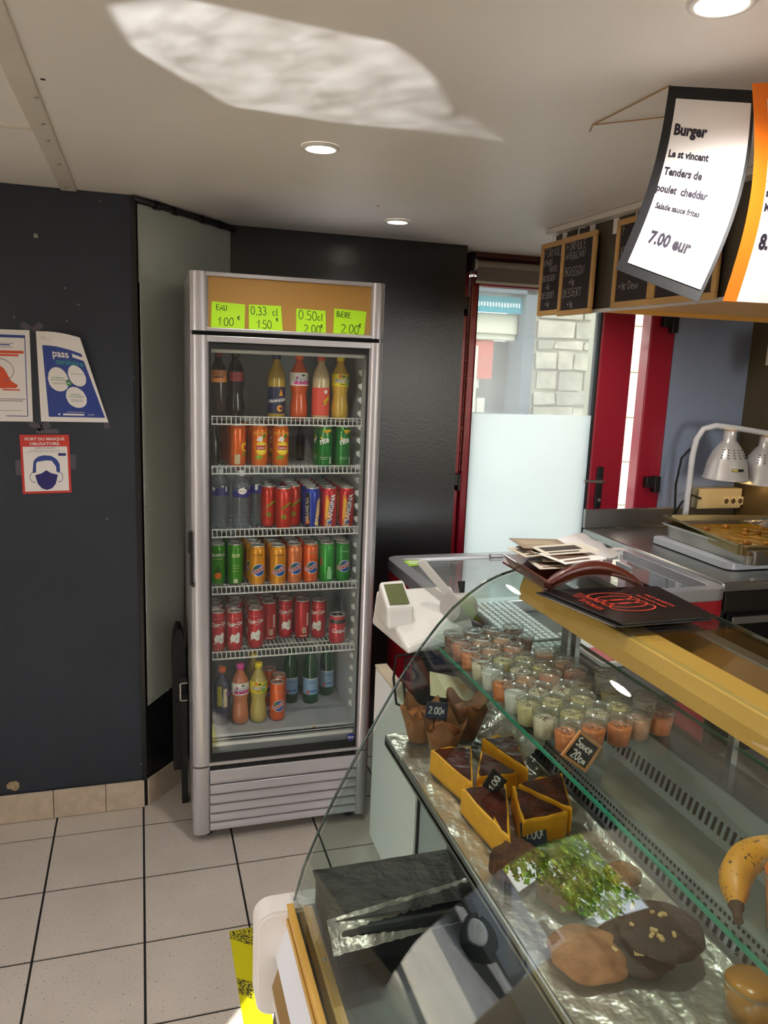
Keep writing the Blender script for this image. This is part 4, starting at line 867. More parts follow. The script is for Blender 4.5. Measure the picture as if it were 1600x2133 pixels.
cups = [(.579,1.365,'brown'),(.625,1.371,'brown'),(.671,1.374,'brown'),(.718,1.378,'brown'),(.581,1.325,'pink'),(.625,1.327,'salmon'),(.67,1.33,'salmon'),(.715,1.327,'brown'),(.58,1.279,'orange'),(.623,1.28,'salmon'),(.67,1.28,'pink'),(.716,1.244,'salmon'),(.58,1.231,'cream'),(.625,1.232,'herb'),(.668,1.229,'herb'),(.729,1.195,'salmon'),(.579,1.186,'white'),(.637,1.187,'cream'),(.683,1.186,'herb'),(.727,1.150,'pink'),(.58,1.14,'orange'),(.625,1.141,'salmon'),(.671,1.14,'pink'),(.714,1.105,'cream'),(.773,1.125,'white'),(.58,1.095,'white'),(.625,1.095,'cream'),(.669,1.093,'cream'),(.745,1.060,'herb'),(.58,1.048,'herb'),(.625,1.049,'herb'),(.679,1.047,'herb'),(.724,1.011,'herb'),(.780,1.022,'white'),(.588,1.002,'cream'),(.634,1.003,'herb'),(.679,1.001,'cream'),(.776,.972,'orange'),(.599,.955,'orange'),(.644,.957,'orange'),(.689,.955,'orange'),(.731,.966,'salmon')]
cups = [(max(x, .5832)+(.0012 if .6 < x < .64 else 0), y, k) for x, y, k in cups]
SCN = {'pink': 'pinkish orange', 'orange': 'bright orange', 'cream': 'cream coloured', 'white': 'white', 'herb': 'yellow herb flecked', 'brown': 'brown', 'salmon': 'salmon coloured'}
rowsy = {}
protoc = {}
for x, y, k in sorted(cups, key=lambda c: c[0]): rowsy.setdefault(-round((1.372-y)/.0455), []).append((x, y, k))
for ri, key in enumerate(sorted(rowsy)):
    for ci, (x, y, k) in enumerate(rowsy[key]):
        lab = 'cup of %s sauce, %s row, %s from the front glass' % (SCN[k], ['nearest', 'second nearest', 'third nearest', 'fourth nearest', 'fifth nearest', 'sixth nearest', 'fourth farthest', 'third farthest', 'second farthest', 'farthest', 'rearmost'][ri], ['first', 'second', 'third', 'fourth', 'fifth', 'sixth'][ci])
        if k in protoc: dup(protoc[k], (x, y, 1.1217), lab, random.uniform(0, 6))
        else: protoc[k] = sauce(k, x, y, lab)

# ------------------------------------------------------------ cakes
m_ppr = mat('brown_baking_paper', '9A6A42', .7, var=.15, vscale=30); m_muf = mat('muffin_crumb', 'B06A2E', .8, hex2='5A2E14', vscale=45, bump=.6, bscale=120)
def muffin(x, y, rz, s, lab):
    t = thing('muffin', lab, 'muffin', (x, y, .952), rz, 'muffins in brown tulip papers')
    def pf(u, v):
        a = 2*pi*u; r = (.026+.018*v+.010*max(0, v-.55)/.45*(.5+.5*cos(4*a)))*s; zz_ = (.004+.066*v+(.034*abs(cos(2*a))**3)*max(0, (v-.5)/.5))*s
        return Vector((r*cos(a)*(1+.05*sin(9*a)*v), r*sin(a)*(1+.05*sin(9*a)*v), zz_))
    b = MB(); b.grid(pf, 48, 10); b.grid(lambda u, v: pf(u, v)*.975+Vector((0, 0, .0015)), 48, 10, flip=True); b.lathe([(0, .003), (.026*s, .004)], 24); b.build('tulip_paper', m_ppr, t)
    b = MB(); rg = random.Random(int(rz*99)); ph = [rg.uniform(0, 6) for _ in range(4)]
    def tf(u, v):
        a = 2*pi*u; k = sin(v*pi/2); r = .037*s*cos(v*pi/2)*(1+.08*sin(5*a+ph[0])); return Vector((r*cos(a), r*sin(a), (.052+.027*k+.004*sin(7*a+ph[1])*cos(v*pi/2)+.003*sin(11*a+9*v))*s))
    b.grid(tf, 30, 8); b.build('crumb_top', m_muf, t)
muffin(.512, 1.345, .3, .82, 'muffin with the 2.00 price tag, at the far left of the tray')
muffin(.535, 1.275, 1.1, .82, 'muffin foremost of the three, in front of the price tag')
muffin(.605, 1.335, 2.0, .88, 'muffin at the right of the three, beside the crumpled foil')
m_fl = mat('flan_custard', 'F2AC1C', .4, var=.08, vscale=40, sub=0); m_fltop = mat('burnt_flan_skin', '5A2413', .22, hex2='35140C', vscale=30, bump=.25, bscale=40, coat=.3)
def flan(tri, lab, z1=.998, z0=.953):
    c = (sum(p[0] for p in tri)/3, sum(p[1] for p in tri)/3)
    t = thing('flan_slice', lab, 'flan slice', (c[0], c[1], z0), group='custard flan slices')
    pts = [(p[0]-c[0], p[1]-c[1]) for p in tri]
    b = MB()
    # rounded outline between corners
    def out(k, z):
        P = []
        for i in range(3):
            a, q = Vector(pts[i]), Vector(pts[(i+1) % 3])
            for j in range(6):
                f = j/6+.02; p = a.lerp(q, f); P.append((p.x*k, p.y*k, z+.0015*sin(j*2+i)))
        return P
    R = [out(.98, 0), out(1, .004), out(1.0, z1-z0-.004), out(.97, z1-z0)]; n = 18
    b.add([p for r_ in R for p in r_], [[j*n+i, j*n+(i+1) % n, (j+1)*n+(i+1) % n, (j+1)*n+i] for j in range(3) for i in range(n)]+[list(range(3*n, 4*n))], False)
    b.build('custard', m_fl, t, .0015)
    P = [(x*.88, y*.88, z1-z0+.0012) for x, y, z in out(1, 0)]; rg = random.Random(int(c[0]*1e4))
    P = [(x*(1+rg.uniform(-.06, .04)), y*(1+rg.uniform(-.06, .04)), z) for x, y, z in P]
    b = MB(); b.add(P+[(x, y, z-.003) for x, y, z in P], [list(range(n))]+[[i, i+n, (i+1) % n+n, (i+1) % n] for i in range(n)], False); b.build('burnt_skin', m_fltop, t)
    b = MB(); b.add([(x*1.002, y*1.002, .001) for x, y, z in out(1, 0)]+[(x*1.004, y*1.004, .005) for x, y, z in out(1, 0)], [[i, (i+1) % n, (i+1) % n+n, i+n] for i in range(n)]); b.build('crust', mat('pale_crust', 'C08A3E', .7), t)
flan([(.488, 1.225), (.514, 1.088), (.568, 1.218)], 'flan slice at the back left, its long cut side towards the glass')
flan([(.598, 1.245), (.628, 1.11), (.664, 1.24)], 'flan slice at the back right, beside the crumpled foil')
flan([(.530, 1.112), (.608, 1.108), (.578, 1.200)], 'flan slice in the middle behind the black 1.00 tag')
flan([(.492, 1.09), (.506, .93), (.574, 1.085)], 'large flan slice foremost at the left with dripping burnt skin')
flan([(.547, .975), (.632, .980), (.580, 1.078)], 'flan slice at the front right, next to the large dripping one')
flan([(.590, 1.080), (.640, .984), (.684, 1.094)], 'flan slice at the far right, closest to the slotted panel')
m_br = mat('brownie_crumb', '4A2A1C', .8, hex2='6B4226', vscale=50, bump=.8, bscale=90)
def lump(x, y, sx, sy, sz, rz, m, name, lab, cat, z=.952, amp=.1, sq=.6, group=None, extra=None, seed=1):
    t = thing(name, lab, cat, (x, y, z), rz, group); rg = random.Random(seed); ph = [(rg.uniform(2, 7), rg.uniform(2, 7), rg.uniform(0, 6)) for _ in range(5)]
    def se(c): return math.copysign(abs(c)**sq, c)
    def f(u, v):
        a = 2*pi*u; e = -pi/2+pi*v; X = se(cos(e))*se(cos(a)); Y = se(cos(e))*se(sin(a)); Z = se(sin(e))
        n = sum(sin(p*X*2+q*Y*2+r+Z) for p, q, r in ph)/5; k = 1+amp*n
        return Vector((X*sx*k, Y*sy*k, max(0, (Z+1)*sz*.5*(1+amp*n*.6))))
    b = MB(); b.grid(f, 44, 22); b.build('crumb', m, t)
    if extra: extra(t, f)
    return t
lump(.512, .915, .034, .034, .042, .5, m_br, 'brownie', 'dark brownie cube at the left below the flan', 'brownie', seed=3, sq=.38, group='brownies')
lump(.560, .852, .040, .034, .042, .35, m_br, 'brownie', 'brownie cube in the middle, under the mirrored tree', 'brownie', seed=5, sq=.38, group='brownies')
def chips(col, n, zf, nm, r=.8):
    def e(t, f):
        rg = random.Random(n)
        for q in range(n):
            u = rg.random(); v = rg.uniform(.72, .93); p = f(u, v); b = MB(); b.M = Matrix.Translation(p) @ Matrix.Rotation(rg.uniform(0, 3), 4, 'Z'); s = rg.uniform(.003, .006); b.box(-s, -s*.6, -.002, s, s*.6, .003); b.build(nm, mat(nm+'_'+col.lower(), col, .6), t, .001)
    return e
m_ck = mat('golden_cookie', 'B27A4E', .75, hex2='8A5632', vscale=40, bump=.9, bscale=24); m_cc = mat('chocolate_cookie', '2A130C', .6, hex2='44241A', vscale=30, bump=.8, bscale=30)
lump(.652, .862, .026, .022, .030, 0, mat('oat_cookie', 'A4703C', .8, hex2='6E4420', vscale=60, bump=1, bscale=80), 'oat_cookie', 'small golden oat cookie standing beside the slotted panel', 'cookie', seed=8, group='cookies', amp=.15, sq=.9)
lump(.524, .742, .050, .050, .022, 0, m_ck, 'golden_cookie', 'pale golden cracked cookie at the front of the tray', 'cookie', seed=12, group='cookies', amp=.08, sq=.9)
lump(.588, .738, .052, .05, .020, .4, m_cc, 'chocolate_cookie', 'lower dark chocolate cookie, half covered by the upper one', 'cookie', seed=21, group='cookies', amp=.07, sq=.9, extra=chips('#E8C890', 5, 0, 'nut_chip'))
lump(.622, .736, .056, .054, .020, .9, m_cc, 'chocolate_cookie', 'upper dark chocolate cookie with pale chips, largest on the tray', 'cookie', z=.972, seed=33, group='cookies', amp=.07, sq=.9, extra=chips('#D8B47A', 11, 0, 'nut_chip'))
# banana
t = thing('banana', 'ripe speckled banana lying on the glass shelf at the right', 'banana', (.66, .62, 1.1215))
m_ban = mat('banana_skin', 'D8941A', .45, hex2='E2A62A', vscale=8)
_nn = m_ban.node_tree.nodes; _ll = m_ban.node_tree.links; _pb = _nn['Principled BSDF']; _s = _pb.inputs['Base Color'].links[0].from_socket
_v = _nn.new('ShaderNodeTexNoise'); _v.inputs['Scale'].default_value = 190; _v.inputs['Detail'].default_value = 1; _tc = _nn.new('ShaderNodeTexCoord'); _ll.new(_tc.outputs['Object'], _v.inputs[0]); _c = _nn.new('ShaderNodeValToRGB'); _c.color_ramp.elements[0].position = .64; _c.color_ramp.elements[1].position = .68
_ll.new(_v.outputs[0], _c.inputs[0]); _m = _nn.new('ShaderNodeMixRGB'); _m.inputs[2].default_value = S('4A2A12'); _ll.new(_c.outputs[0], _m.inputs[0]); _ll.new(_s, _m.inputs[1]); _ll.new(_m.outputs[0], _pb.inputs['Base Color'])
ctl = [(.576, .572), (.582, .581), (.594, .596), (.614, .618), (.645, .636), (.680, .640), (.718, .630), (.752, .606), (.776, .574), (.783, .562)]
P = [(x, y, 1.1405+.006*sin(i/9*pi)) for i, (x, y) in enumerate(ctl)]; Rr = [.005, .0085, .0145, .0182, .0188, .0188, .0185, .0165, .010, .004]
def cr(P, R, m=4):
    Q, S_ = [], []
    for i in range(len(P)-1):
        p0, p1, p2, p3 = [Vector(P[min(max(k, 0), len(P)-1)]) for k in (i-1, i, i+1, i+2)]
        for j in range(m):
            u = j/m; Q.append(.5*((2*p1)+(p2-p0)*u+(2*p0-5*p1+4*p2-p3)*u*u+(3*p1-p0-3*p2+p3)*u**3)); S_.append(R[i]+(R[i+1]-R[i])*u)
    return Q+[Vector(P[-1])], S_+[R[-1]]
P, Rr = cr(P, Rr)
b = WB(t.location); b.tube(P[1:], Rr[1:], 7, caps=True); b.build('skin', m_ban, t)
b = WB(t.location); b.tube([P[0]+Vector((-.008, -.012, -.001)), P[0], P[1], P[3]], [.005, .0052, .0066, .0086], 7); b.build('stem', mat('banana_stem', '4A2E10', .7), t)
# fruit cup, lidded tub
def tub(x, y, z, r0, r1, h, mc, lab, fill=None, top=None, nm='dessert_cup'):
    t = thing(nm, lab, 'dessert cup', (x, y, z)); b = MB(); b.lathe([(r0, .0), (r1, h)], 30, cap=False); b.lathe([(r1, h), (r1+.004, h), (r1+.004, h+.003), (r1, h+.003)], 30, cap=False); b.build('cup', m_cup, t)
    b = MB(); b.lathe([(0, .001), (r0-.001, .001), (r0+(r1-r0)*.8-.001, h*.8), (0, h*.8)], 30); b.build('filling', mc, t)
    if top: top(t, r1, h)
    return t
def swirl(t, r, h):
    b = MB(); b.lathe([(0, h+.002), (r, h+.002), (r, h+.0035), (0, h+.004)], 30); b.build('film_lid', mat('orange_film', 'D9732A', .3), t)
    for i, (c, a) in enumerate((('C8281E', 0), ('E8C21E', 1.2), ('3F8A2A', 2.6), ('D8501E', 4.0))):
        b = MB(); b.tube([(cos(a+q*.2)*r*(.3+.05*q), sin(a+q*.2)*r*(.3+.05*q), h+.0045) for q in range(9)], .003, 6); b.build('print', mat('film_'+c, c, .3), t)
tub(.628, .548, 1.1217, .026, .034, .062, mat('peach_jelly', 'E08A4A', .3), 'peach coloured dessert cup with a printed lid under the banana', top=swirl)
tub(.668, .622, .952, .03, .036, .045, mat('mango_jelly', 'C8862A', .25), 'clear lidded cup of amber jelly at the lower right of the tray')

# ------------------------------------------------------------ price tags
m_slate = mat('slate_board', '1E1F22', .6); m_chalk = mat('chalk_white', 'E8E8E4', .8); m_wood = mat('light_wood_frame', 'C08A56', .5, var=.1, vscale=6, stretch=(1, 1, 6))
def slate(q, lines, lab, loc, frame=None, th=(0, .0025, 0), pin=None, board='slate_board', chalk='E8E8E4', w=.0016, name='price_tag', cat='price tag', group=None, m=None, cm=None):
    t = thing(name, lab, cat, loc, group=group); b = WB(loc); b.quadbox(q, th); b.build('board', m or m_slate, t, .001)
    fn = patch(*q); W = (Vector(q[1])-Vector(q[0])).length; Hh = (Vector(q[3])-Vector(q[0])).length; f2 = lambda X, Y, o: fn(X/W, Y/Hh, o)
    b = WB(loc)
    for s_, x, y, h in lines: hand(b, s_, x*W, y*Hh, h*Hh, f2, w, off=.0006)
    b.build('chalk_writing', cm or m_chalk, t)
    if frame:
        for k in range(4):
            b = WB(loc); u = [(0, 0), (1, 0), (1, 1), (0, 1)]; a0 = u[k]; a1 = u[(k+1) % 4]; fw = frame/W; fh = frame/Hh
            def ins(p): return (fw if p[0] == 0 else 1-fw, fh if p[1] == 0 else 1-fh)
            i0, i1 = ins(a0), ins(a1)
            b.quadbox([fn(*a0, .002), fn(*a1, .002), fn(*i1, .002), fn(*i0, .002)], Vector(th)*1.6); b.build('frame_side', m_wood, t, .0006)
    if pin: b = WB(loc); b.tube(pin, .0012, 6); b.build('pin', m_rub, t)
    return t
slate([(.490, 1.262, 1.040), (.534, 1.264, 1.030), (.538, 1.268, 1.062), (.494, 1.266, 1.070)], [('2.00', .12, .3, .4), ('€', .76, .4, .26)], 'small slate tag reading 2.00 stuck in the foremost muffins', (.51, 1.265, .99), pin=[(.513, 1.27, 1.04), (.514, 1.28, 1.0)], m=mat('slate_blue_board', '34384A', .6), w=.0022)
slate([(.542, 1.060, .993), (.562, 1.060, 1.016), (.536, 1.062, 1.041), (.518, 1.062, 1.013)], [('1.00', .1, .35, .36), ('€', .76, .42, .24)], 'black slate tag reading 1.00 planted in the middle flan slices', (.54, 1.06, .99), pin=[(.541, 1.0625, 1.0), (.541, 1.063, .985)], w=.002)
slate([(.548, .972, .957), (.594, .972, .948), (.590, .98, .990), (.546, .98, .992)], [('1.00', .16, .35, .4), ('€', .76, .5, .24)], 'grey slate tag reading 1.00 below the flan, beside the brownies', (.57, .975, .952), m=mat('slate_grey_board', '3A4450', .6), w=.0024)
q = [(.5895, .885, 1.1235), (.613, .885, 1.160), (.575, .885, 1.190), (.548, .885, 1.155)]
t = slate([q[3], q[0], q[1], q[2]], [('Sauce', .16, .56, .27), ('20', .24, .16, .27), ('cm', .56, .16, .27)], 'wood framed tent board reading Sauce 20 cm on the glass shelf edge', (.59, .884, 1.1217), frame=.0045, w=.0026, cm=m_chalk)
b = WB(t.location); b.quadbox([(.6135, .886, 1.16), (.577, .902, 1.189), (.602, .93, 1.1235), (.636, .905, 1.1235)], (.0008, .001, 0)); b.build('back_leg', mat('grey_card_back', '8E8A82', .6), t)
# slip of yellowish paper below the counter end
# ------------------------------------------------------------ flyer holder and menus on the glass top
m_lea = mat('red_brown_lacquer', '5A2418', .35, var=.1, vscale=8, coat=.3)
t = thing('flyer_holder', 'red brown arched flyer holder full of cards on the counter top', 'flyer holder', (.80, 1.4, 1.2785))
b = WB(t.location); b.quadbox([(.708, 1.225, 1.279), (.712, 1.405, 1.285), (.702, 1.415, 1.306), (.698, 1.215, 1.302)], (.006, 0, 0)); b.build('side_panel', m_lea, t, .001)
def arch(b):
    n = 18; P = []
    for i in range(n+1):
        f = i/n; x = .70+.215*f; z = 1.281+.042*sin(pi*min(1, f*1.0))**.8 + .018*(1-f); P.append((x, z))
    I = [(x, z-.014-.010*sin(pi*f_)) for (x, z), f_ in zip(P, [i/n for i in range(n+1)])]
    vs = [(x, 1.222+.02*i/n, z) for i, (x, z) in enumerate(P)]+[(x, 1.222+.02*i/n, z) for i, (x, z) in enumerate(I)]
    k = n+1; vs2 = [(x, y+.012, z) for x, y, z in vs]
    fs = [[i, i+k, i+k+1, i+1] for i in range(n)]+[[i+2*k, i+1+2*k, i+1+3*k, i+3*k] for i in range(n)]+[[i, i+1, i+1+2*k, i+2*k] for i in range(n)]+[[i+k, i+3*k, i+1+3*k, i+1+k] for i in range(n)]
    b.add(vs+vs2, fs, True)
b = WB(t.location); arch(b); b.build('arched_front', m_lea, t)
b = WB(t.location); b.slab(lambda u, v: (.712+.2*u, 1.235+.2*v, 1.281+.026*sin(pi*u)), 12, 3, (0, 0, .004)); b.build('curved_base', m_lea, t)
rg = random.Random(4)
cols = ['D8CFC0', '8A6E58', 'B8A890', 'E0DCD4', '6E584A', 'C8BCA8', 'F0ECE6', '94806C']
for k in range(9):
    x = .745+rg.uniform(0, .09); y = 1.28+rg.uniform(0, .12); a = rg.uniform(-.5, .3); z = 1.314+.0024*k
    tt = thing('flyer', '%s flyer lying %s in the flyer holder' % (['pale', 'brown', 'beige', 'white', 'dark brown', 'cream', 'bright white', 'taupe', 'ivory'][k], ['lowest', 'second lowest', 'third', 'fourth', 'fifth', 'sixth', 'seventh', 'eighth', 'topmost'][k]), 'flyer', (x, y, z), a, 'loose flyers in the holder', rot=(rg.uniform(-.06, .06), rg.uniform(-.06, .06), a))
    b = MB(); b.box(-.055, -.037, 0, .055, .037, .0012); b.build('sheet', mat('flyer_'+cols[k % 8], cols[k % 8], .4), tt)
    b = MB(); b.box(-.045, -.028, .0012, .02, -.02, .0015); b.box(-.045, -.01, .0012, .035, .022, .0015); b.build('print', mat('flyer_print_%d' % (k % 3), ['6A5040', 'A89880', '3E342E'][k % 3], .5), tt)
tt = thing('flyer', 'crumpled white leaflet sticking out behind the flyer holder', 'flyer', (.90, 1.42, 1.28), .5); b = MB(); b.slab(crumple(lambda u, v: (-.05+.11*u, -.05+.1*v, .012+.03*v), .02, 6, 4), 10, 8, (0, 0, .0006)); b.build('sheet', m_paper, tt)
m_menu = mat('black_glossy_card', '120E10', .22, coat=.4); m_mred = mat('coral_print', 'C8402E', .4)
for k, (dx, rz, lab) in enumerate(((-.012, .06, 'lower black menu leaflet, peeking out under the top one'), (0, 0, 'top black menu leaflet with red linked ovals and red print'))):
    q = [(.690+dx, 1.225, 1.2795+.004*k), (.728+dx, 1.028, 1.2795+.004*k), (.912+dx, 1.030, 1.2795+.004*k), (.925+dx, 1.21, 1.2795+.004*k)]
    t = thing('menu_leaflet', lab, 'menu', (.80+dx, 1.13, 1.279+.004*k), group='black menu leaflets on the counter top')
    b = WB(t.location); b.quadbox(q, (0, 0, .003)); b.build('sheet', m_menu, t, .0005)
# prints: u along Y (reading from the staff side)
fn = lambda x, y, o: (.925-x*.22, 1.035+y*.18, 1.2866+o)
fn = lambda x, y, o: (.715+.2*y-(.02)*(1-x), 1.215-.175*x, 1.2866+o)
b = WB(t.location)
f2 = lambda X, Y, o: fn(X/.175, Y/.2, o)
for k in range(4):
    cx = .052+.02*k; cy = .09; b_ = [(cx+.022*cos(a*.2618), cy+.042*sin(a*.2618)) for a in range(25)]; stroke(b, b_, .0032, f2, .0003)
for s_, x, y, sz, rt_ in (('FAIT MAISON', .088, .160, .012, 0), ('PRODUITS FRAIS', .088, .143, .010, 0), ('ETOILES', .088, .022, .016, 0)):
    ink(b, s_, x, y, sz, f2, .0003, .02)
for k in range(5): rect(b, .02+.003*k, .052-.006*k+.03*0, .02+.07-.01*k, .0535-.006*k, f2, .0003, 2)
b.build('red_print', m_mred, t)
# ------------------------------------------------------------ chest freezer behind the counter
FZ = thing('chest_freezer', 'red chest freezer with sliding glass lids and silver rounded frame', 'freezer', (1.48, 2.6, 0)); fz = FZ.location
def fp(name, m, f, bevel=0, parent=None): b = WB(fz); f(b); return b.build(name, m, parent or FZ, bevel)
m_fred = mat('freezer_red', 'A01222', .35, coat=.3)
X0, X1, Y0, Y1, ZF = .925, 2.045, 2.26, 2.915, .92
def ring(b, x0, y0, x1, y1, r, w, z0, z1, n=8):
    def o(x0, y0, x1, y1, r): return rr(x0, y0, x1, y1, max(r, .005), n)
    A_, B_ = o(x0, y0, x1, y1, r), o(x0+w, y0+w, x1-w, y1-w, r-w*.6); k = len(A_)
    vs = [(x, y, z0) for x, y in A_]+[(x, y, z1) for x, y in A_]+[(x, y, z1) for x, y in B_]+[(x, y, z0) for x, y in B_]
    b.add(vs, [[i+j*k, (i+1) % k+j*k, (i+1) % k+(j+1)*k, i+(j+1)*k] for j in range(3) for i in range(k)]+[[i+3*k, (i+1) % k+3*k, (i+1) % k, i] for i in range(k)], False)
fp('body', m_fred, lambda b: b.prism(rr(X0+.01, Y0+.01, X1-.01, Y1-.01, .05), 'z', .04, .72), .004)
fp('upper_body', m_steel, lambda b: ring(b, X0+.008, Y0+.008, X1-.008, Y1-.008, .05, .03, .72, .80))
fp('red_stripe', m_fred, lambda b: ring(b, X0+.002, Y0+.002, X1-.002, Y1-.002, .052, .01, .765, .875))
fp('top_frame', m_alu, lambda b: ring(b, X0, Y0, X1, Y1, .055, .05, .875, ZF), .003)
fp('inner_tub', mat('freezer_tub', 'C9D0D2', .5), lambda b: (ring(b, X0+.035, Y0+.035, X1-.035, Y1-.035, .04, .006, .45, .885), b.box(X0+.04, Y0+.04, .44, X1-.04, Y1-.04, .45)))
m_fg = glass('freezer_lid_glass', 'F0F6F4', .30, .02, .30, 'F4F8F8')
fp('glass_lid', m_fg, lambda b: b.box(X0+.045, Y0+.05, .905, 1.52, Y1-.05, .911))
fp('glass_lid', m_fg, lambda b: b.box(1.48, Y0+.05, .893, X1-.045, Y1-.05, .899))
fp('lid_frame', m_alu, lambda b: b.box(1.47, Y0+.05, .89, 1.50, Y1-.05, .914), .002)
fp('lid_grip', m_alu, lambda b: b.box(1.36, Y1-.06, .911, 1.42, Y1-.045, .925), .003)
fp('lid_grip', m_alu, lambda b: b.box(1.86, Y1-.3, .899, 1.875, Y1-.2, .915), .003)
for i in range(4): fp('freezer_foot', m_rub, lambda b: b.cyl((X0+.08+(i % 2)*.94, Y0+.08+(i//2)*.48, 0), (X0+.08+(i % 2)*.94, Y0+.08+(i//2)*.48, .05), .025))
t = thing('round_sticker', 'lime green sticker on the left corner of the freezer lid', 'sticker', (.985, 2.83, .9112))
b = WB(t.location); b.prism([(.972, 2.845), (1.0, 2.862), (1.06, 2.855), (1.075, 2.82), (1.04, 2.79), (.985, 2.775)], 'z', .9112, .9122); b.build('sticker', mat('lime_sticker', '9FCB2E', .4), t)
b = WB(t.location); b.box(.995, 2.83, .9122, 1.045, 2.842, .9126); b.box(.995, 2.808, .9122, 1.05, 2.818, .9126); b.build('print', m_paper, t)

# ------------------------------------------------------------ till table with scale printer, keyboard
TB = thing('till_table', 'dark till table between the white partition and the freezer', 'table', (1.0, 1.9, 0))
b = WB(TB.location); b.box(.80, 1.56, .86, 1.30, 2.24, .885); b.build('tabletop', mat('black_laminate', '17161A', .4), TB, .002)
for x, y in ((.83, 1.6), (1.27, 1.6), (.83, 2.2), (1.27, 2.2)): b = WB(TB.location); b.box(x-.02, y-.02, 0, x+.02, y+.02, .86); b.build('leg', m_rub, TB)
b = WB(TB.location); b.box(.84, 1.6, .35, 1.28, 2.2, .37); b.build('lower_shelf', mat('black_laminate', '17161A', .4), TB)
b = WB(TB.location); b.box(.84, 2.2, .1, 1.28, 2.215, .86); b.build('back_board', mat('black_laminate', '17161A', .4), TB)
t = thing('receipt_paper', 'pale slip of paper on the dark shelf below the till', 'paper', (.8, 1.8, .70)); b = WB(t.location); b.quadbox([(.735, 1.86, .80), (.86, 1.80, .79), (.895, 1.86, .822), (.76, 1.94, .835)], (0, 0, .001)); b.build('sheet', mat('yellowed_paper', 'B8AC88', .6), t)
b = WB(t.location); b.box(.845, 1.84, .37, .87, 1.87, .80); b.build('stand', m_rub, t)
SP = thing('scale_printer', 'white shop scale printer with small display and tilted arm', 'scale', (.80, 1.95, .885), 0)
sp_ = SP.location
def spp(name, m, f, bevel=0, parent=None): b = WB(sp_); f(b); return b.build(name, m, parent or SP, bevel)
m_sw = mat('warm_white_plastic', 'D5D3CE', .38)
spp('housing', m_sw, lambda b: b.add([(.695, 1.945, .886), (.945, 2.05, .886), (.95, 2.245, .886), (.668, 2.22, .886), (.695, 1.95, .905), (.935, 2.06, .935), (.93, 2.235, .995), (.675, 2.205, 1.0)], [(3, 2, 1, 0), (4, 5, 6, 7), (0, 1, 5, 4), (1, 2, 6, 5), (2, 3, 7, 6), (3, 0, 4, 7)], False), .012)
spp('display_head', m_sw, lambda b: b.add([(.66, 2.03, .93), (.75, 2.05, .93), (.76, 2.2, .93), (.665, 2.17, .93), (.660, 2.04, .995), (.75, 2.06, .99), (.757, 2.19, 1.035), (.67, 2.16, 1.04)], [(3, 2, 1, 0), (4, 5, 6, 7), (0, 1, 5, 4), (1, 2, 6, 5), (2, 3, 7, 6), (3, 0, 4, 7)], False), .01)
spp('display', mat('lcd_green_grey', '5E6440', .2), lambda b: b.quadbox([(.672, 2.052, .9995), (.736, 2.064, .9965), (.744, 2.160, 1.0285), (.680, 2.143, 1.0325)], (0, 0, .0015)))
spp('paper_cover', mat('warm_grey_plastic', 'A8A5A0', .4), lambda b: b.tube([(.865, 2.07, .975), (.935, 2.10, .965)], .042, 24))
spp('customer_arm', mat('warm_grey_plastic', 'A8A5A0', .4), lambda b: (b.quadbox([(.885, 2.09, .97), (.91, 2.10, .975), (.825, 2.21, 1.085), (.80, 2.20, 1.08)], (.008, .012, .004))), .003)
spp('round_knob', m_rub, lambda b: b.tube([(.925, 2.12, .99), (.925, 2.135, 1.035)], [.006, .012], 10))
spp('feet_frame', m_steel, lambda b: b.box(.70, 1.97, .8855, .92, 2.2, .89))
for k in range(3):
    t = thing('power_cable', ['black cable looping below the scale, nearest the fridge', 'black cable hanging below the scale, middle one', 'black cable hanging below the scale, closest to the glass'][k], 'cable', (.79, 1.9, .8), group='black cables below the scale')
    x = .70+k*.02; b = WB(t.location); b.tube([(.83+k*.012, 2.02-k*.03, .86), (x, 2.06-k*.03, .84), (x-.012, 2.04-k*.03, .78), (x+.0, 2.04-k*.03, .70), (x+.05, 2.03-k*.03, .675), (x+.11, 2.04-k*.03, .72), (.86, 2.05-k*.03, .80)], .004, 7); b.build('cord', m_rub, t)
KB = thing('till_keyboard', 'white keyboard seen through the curved counter glass', 'keyboard', (1.07, 2.07, .885), 0)
b = WB(KB.location); b.quadbox([(1.0, 1.80, .890), (1.165, 1.83, .890), (1.155, 2.27, .905), (1.0, 2.255, .905)], (0, 0, .016)); b.build('tray', mat('keyboard_frame', '56606C', .5), KB, .003)
m_key = mat('white_key', 'E2E6EA', .4); kc = MB(); kc.box(-.0075, -.008, 0, .0075, .008, .006); first = kc.build('key', m_key, KB, .001)
cnt = 0
for i in range(7):
    for j in range(21):
        y = 1.83+j*.0203; x = 1.018+i*.0215-(y-1.8)*.012; z = .906+(y-1.8)*.034
        o = first if cnt == 0 else first.copy()
        if cnt: C.objects.link(o)
        o.parent = KB; o.location = Vector((x, y, z))-KB.location; o.rotation_euler = (.034, 0, -.02); cnt += 1
t = thing('price_card', 'red and white card lying beside the till keyboard', 'card', (1.22, 1.95, .885)); b = WB(t.location); b.box(1.19, 1.75, .885, 1.28, 2.0, .90); b.build('base', m_paper, t, .003); b = WB(t.location); b.box(1.195, 1.76, .90, 1.275, 1.86, .902); b.build('red_panel', mat('rose_red', 'C84A5A', .5), t)
b = MB()
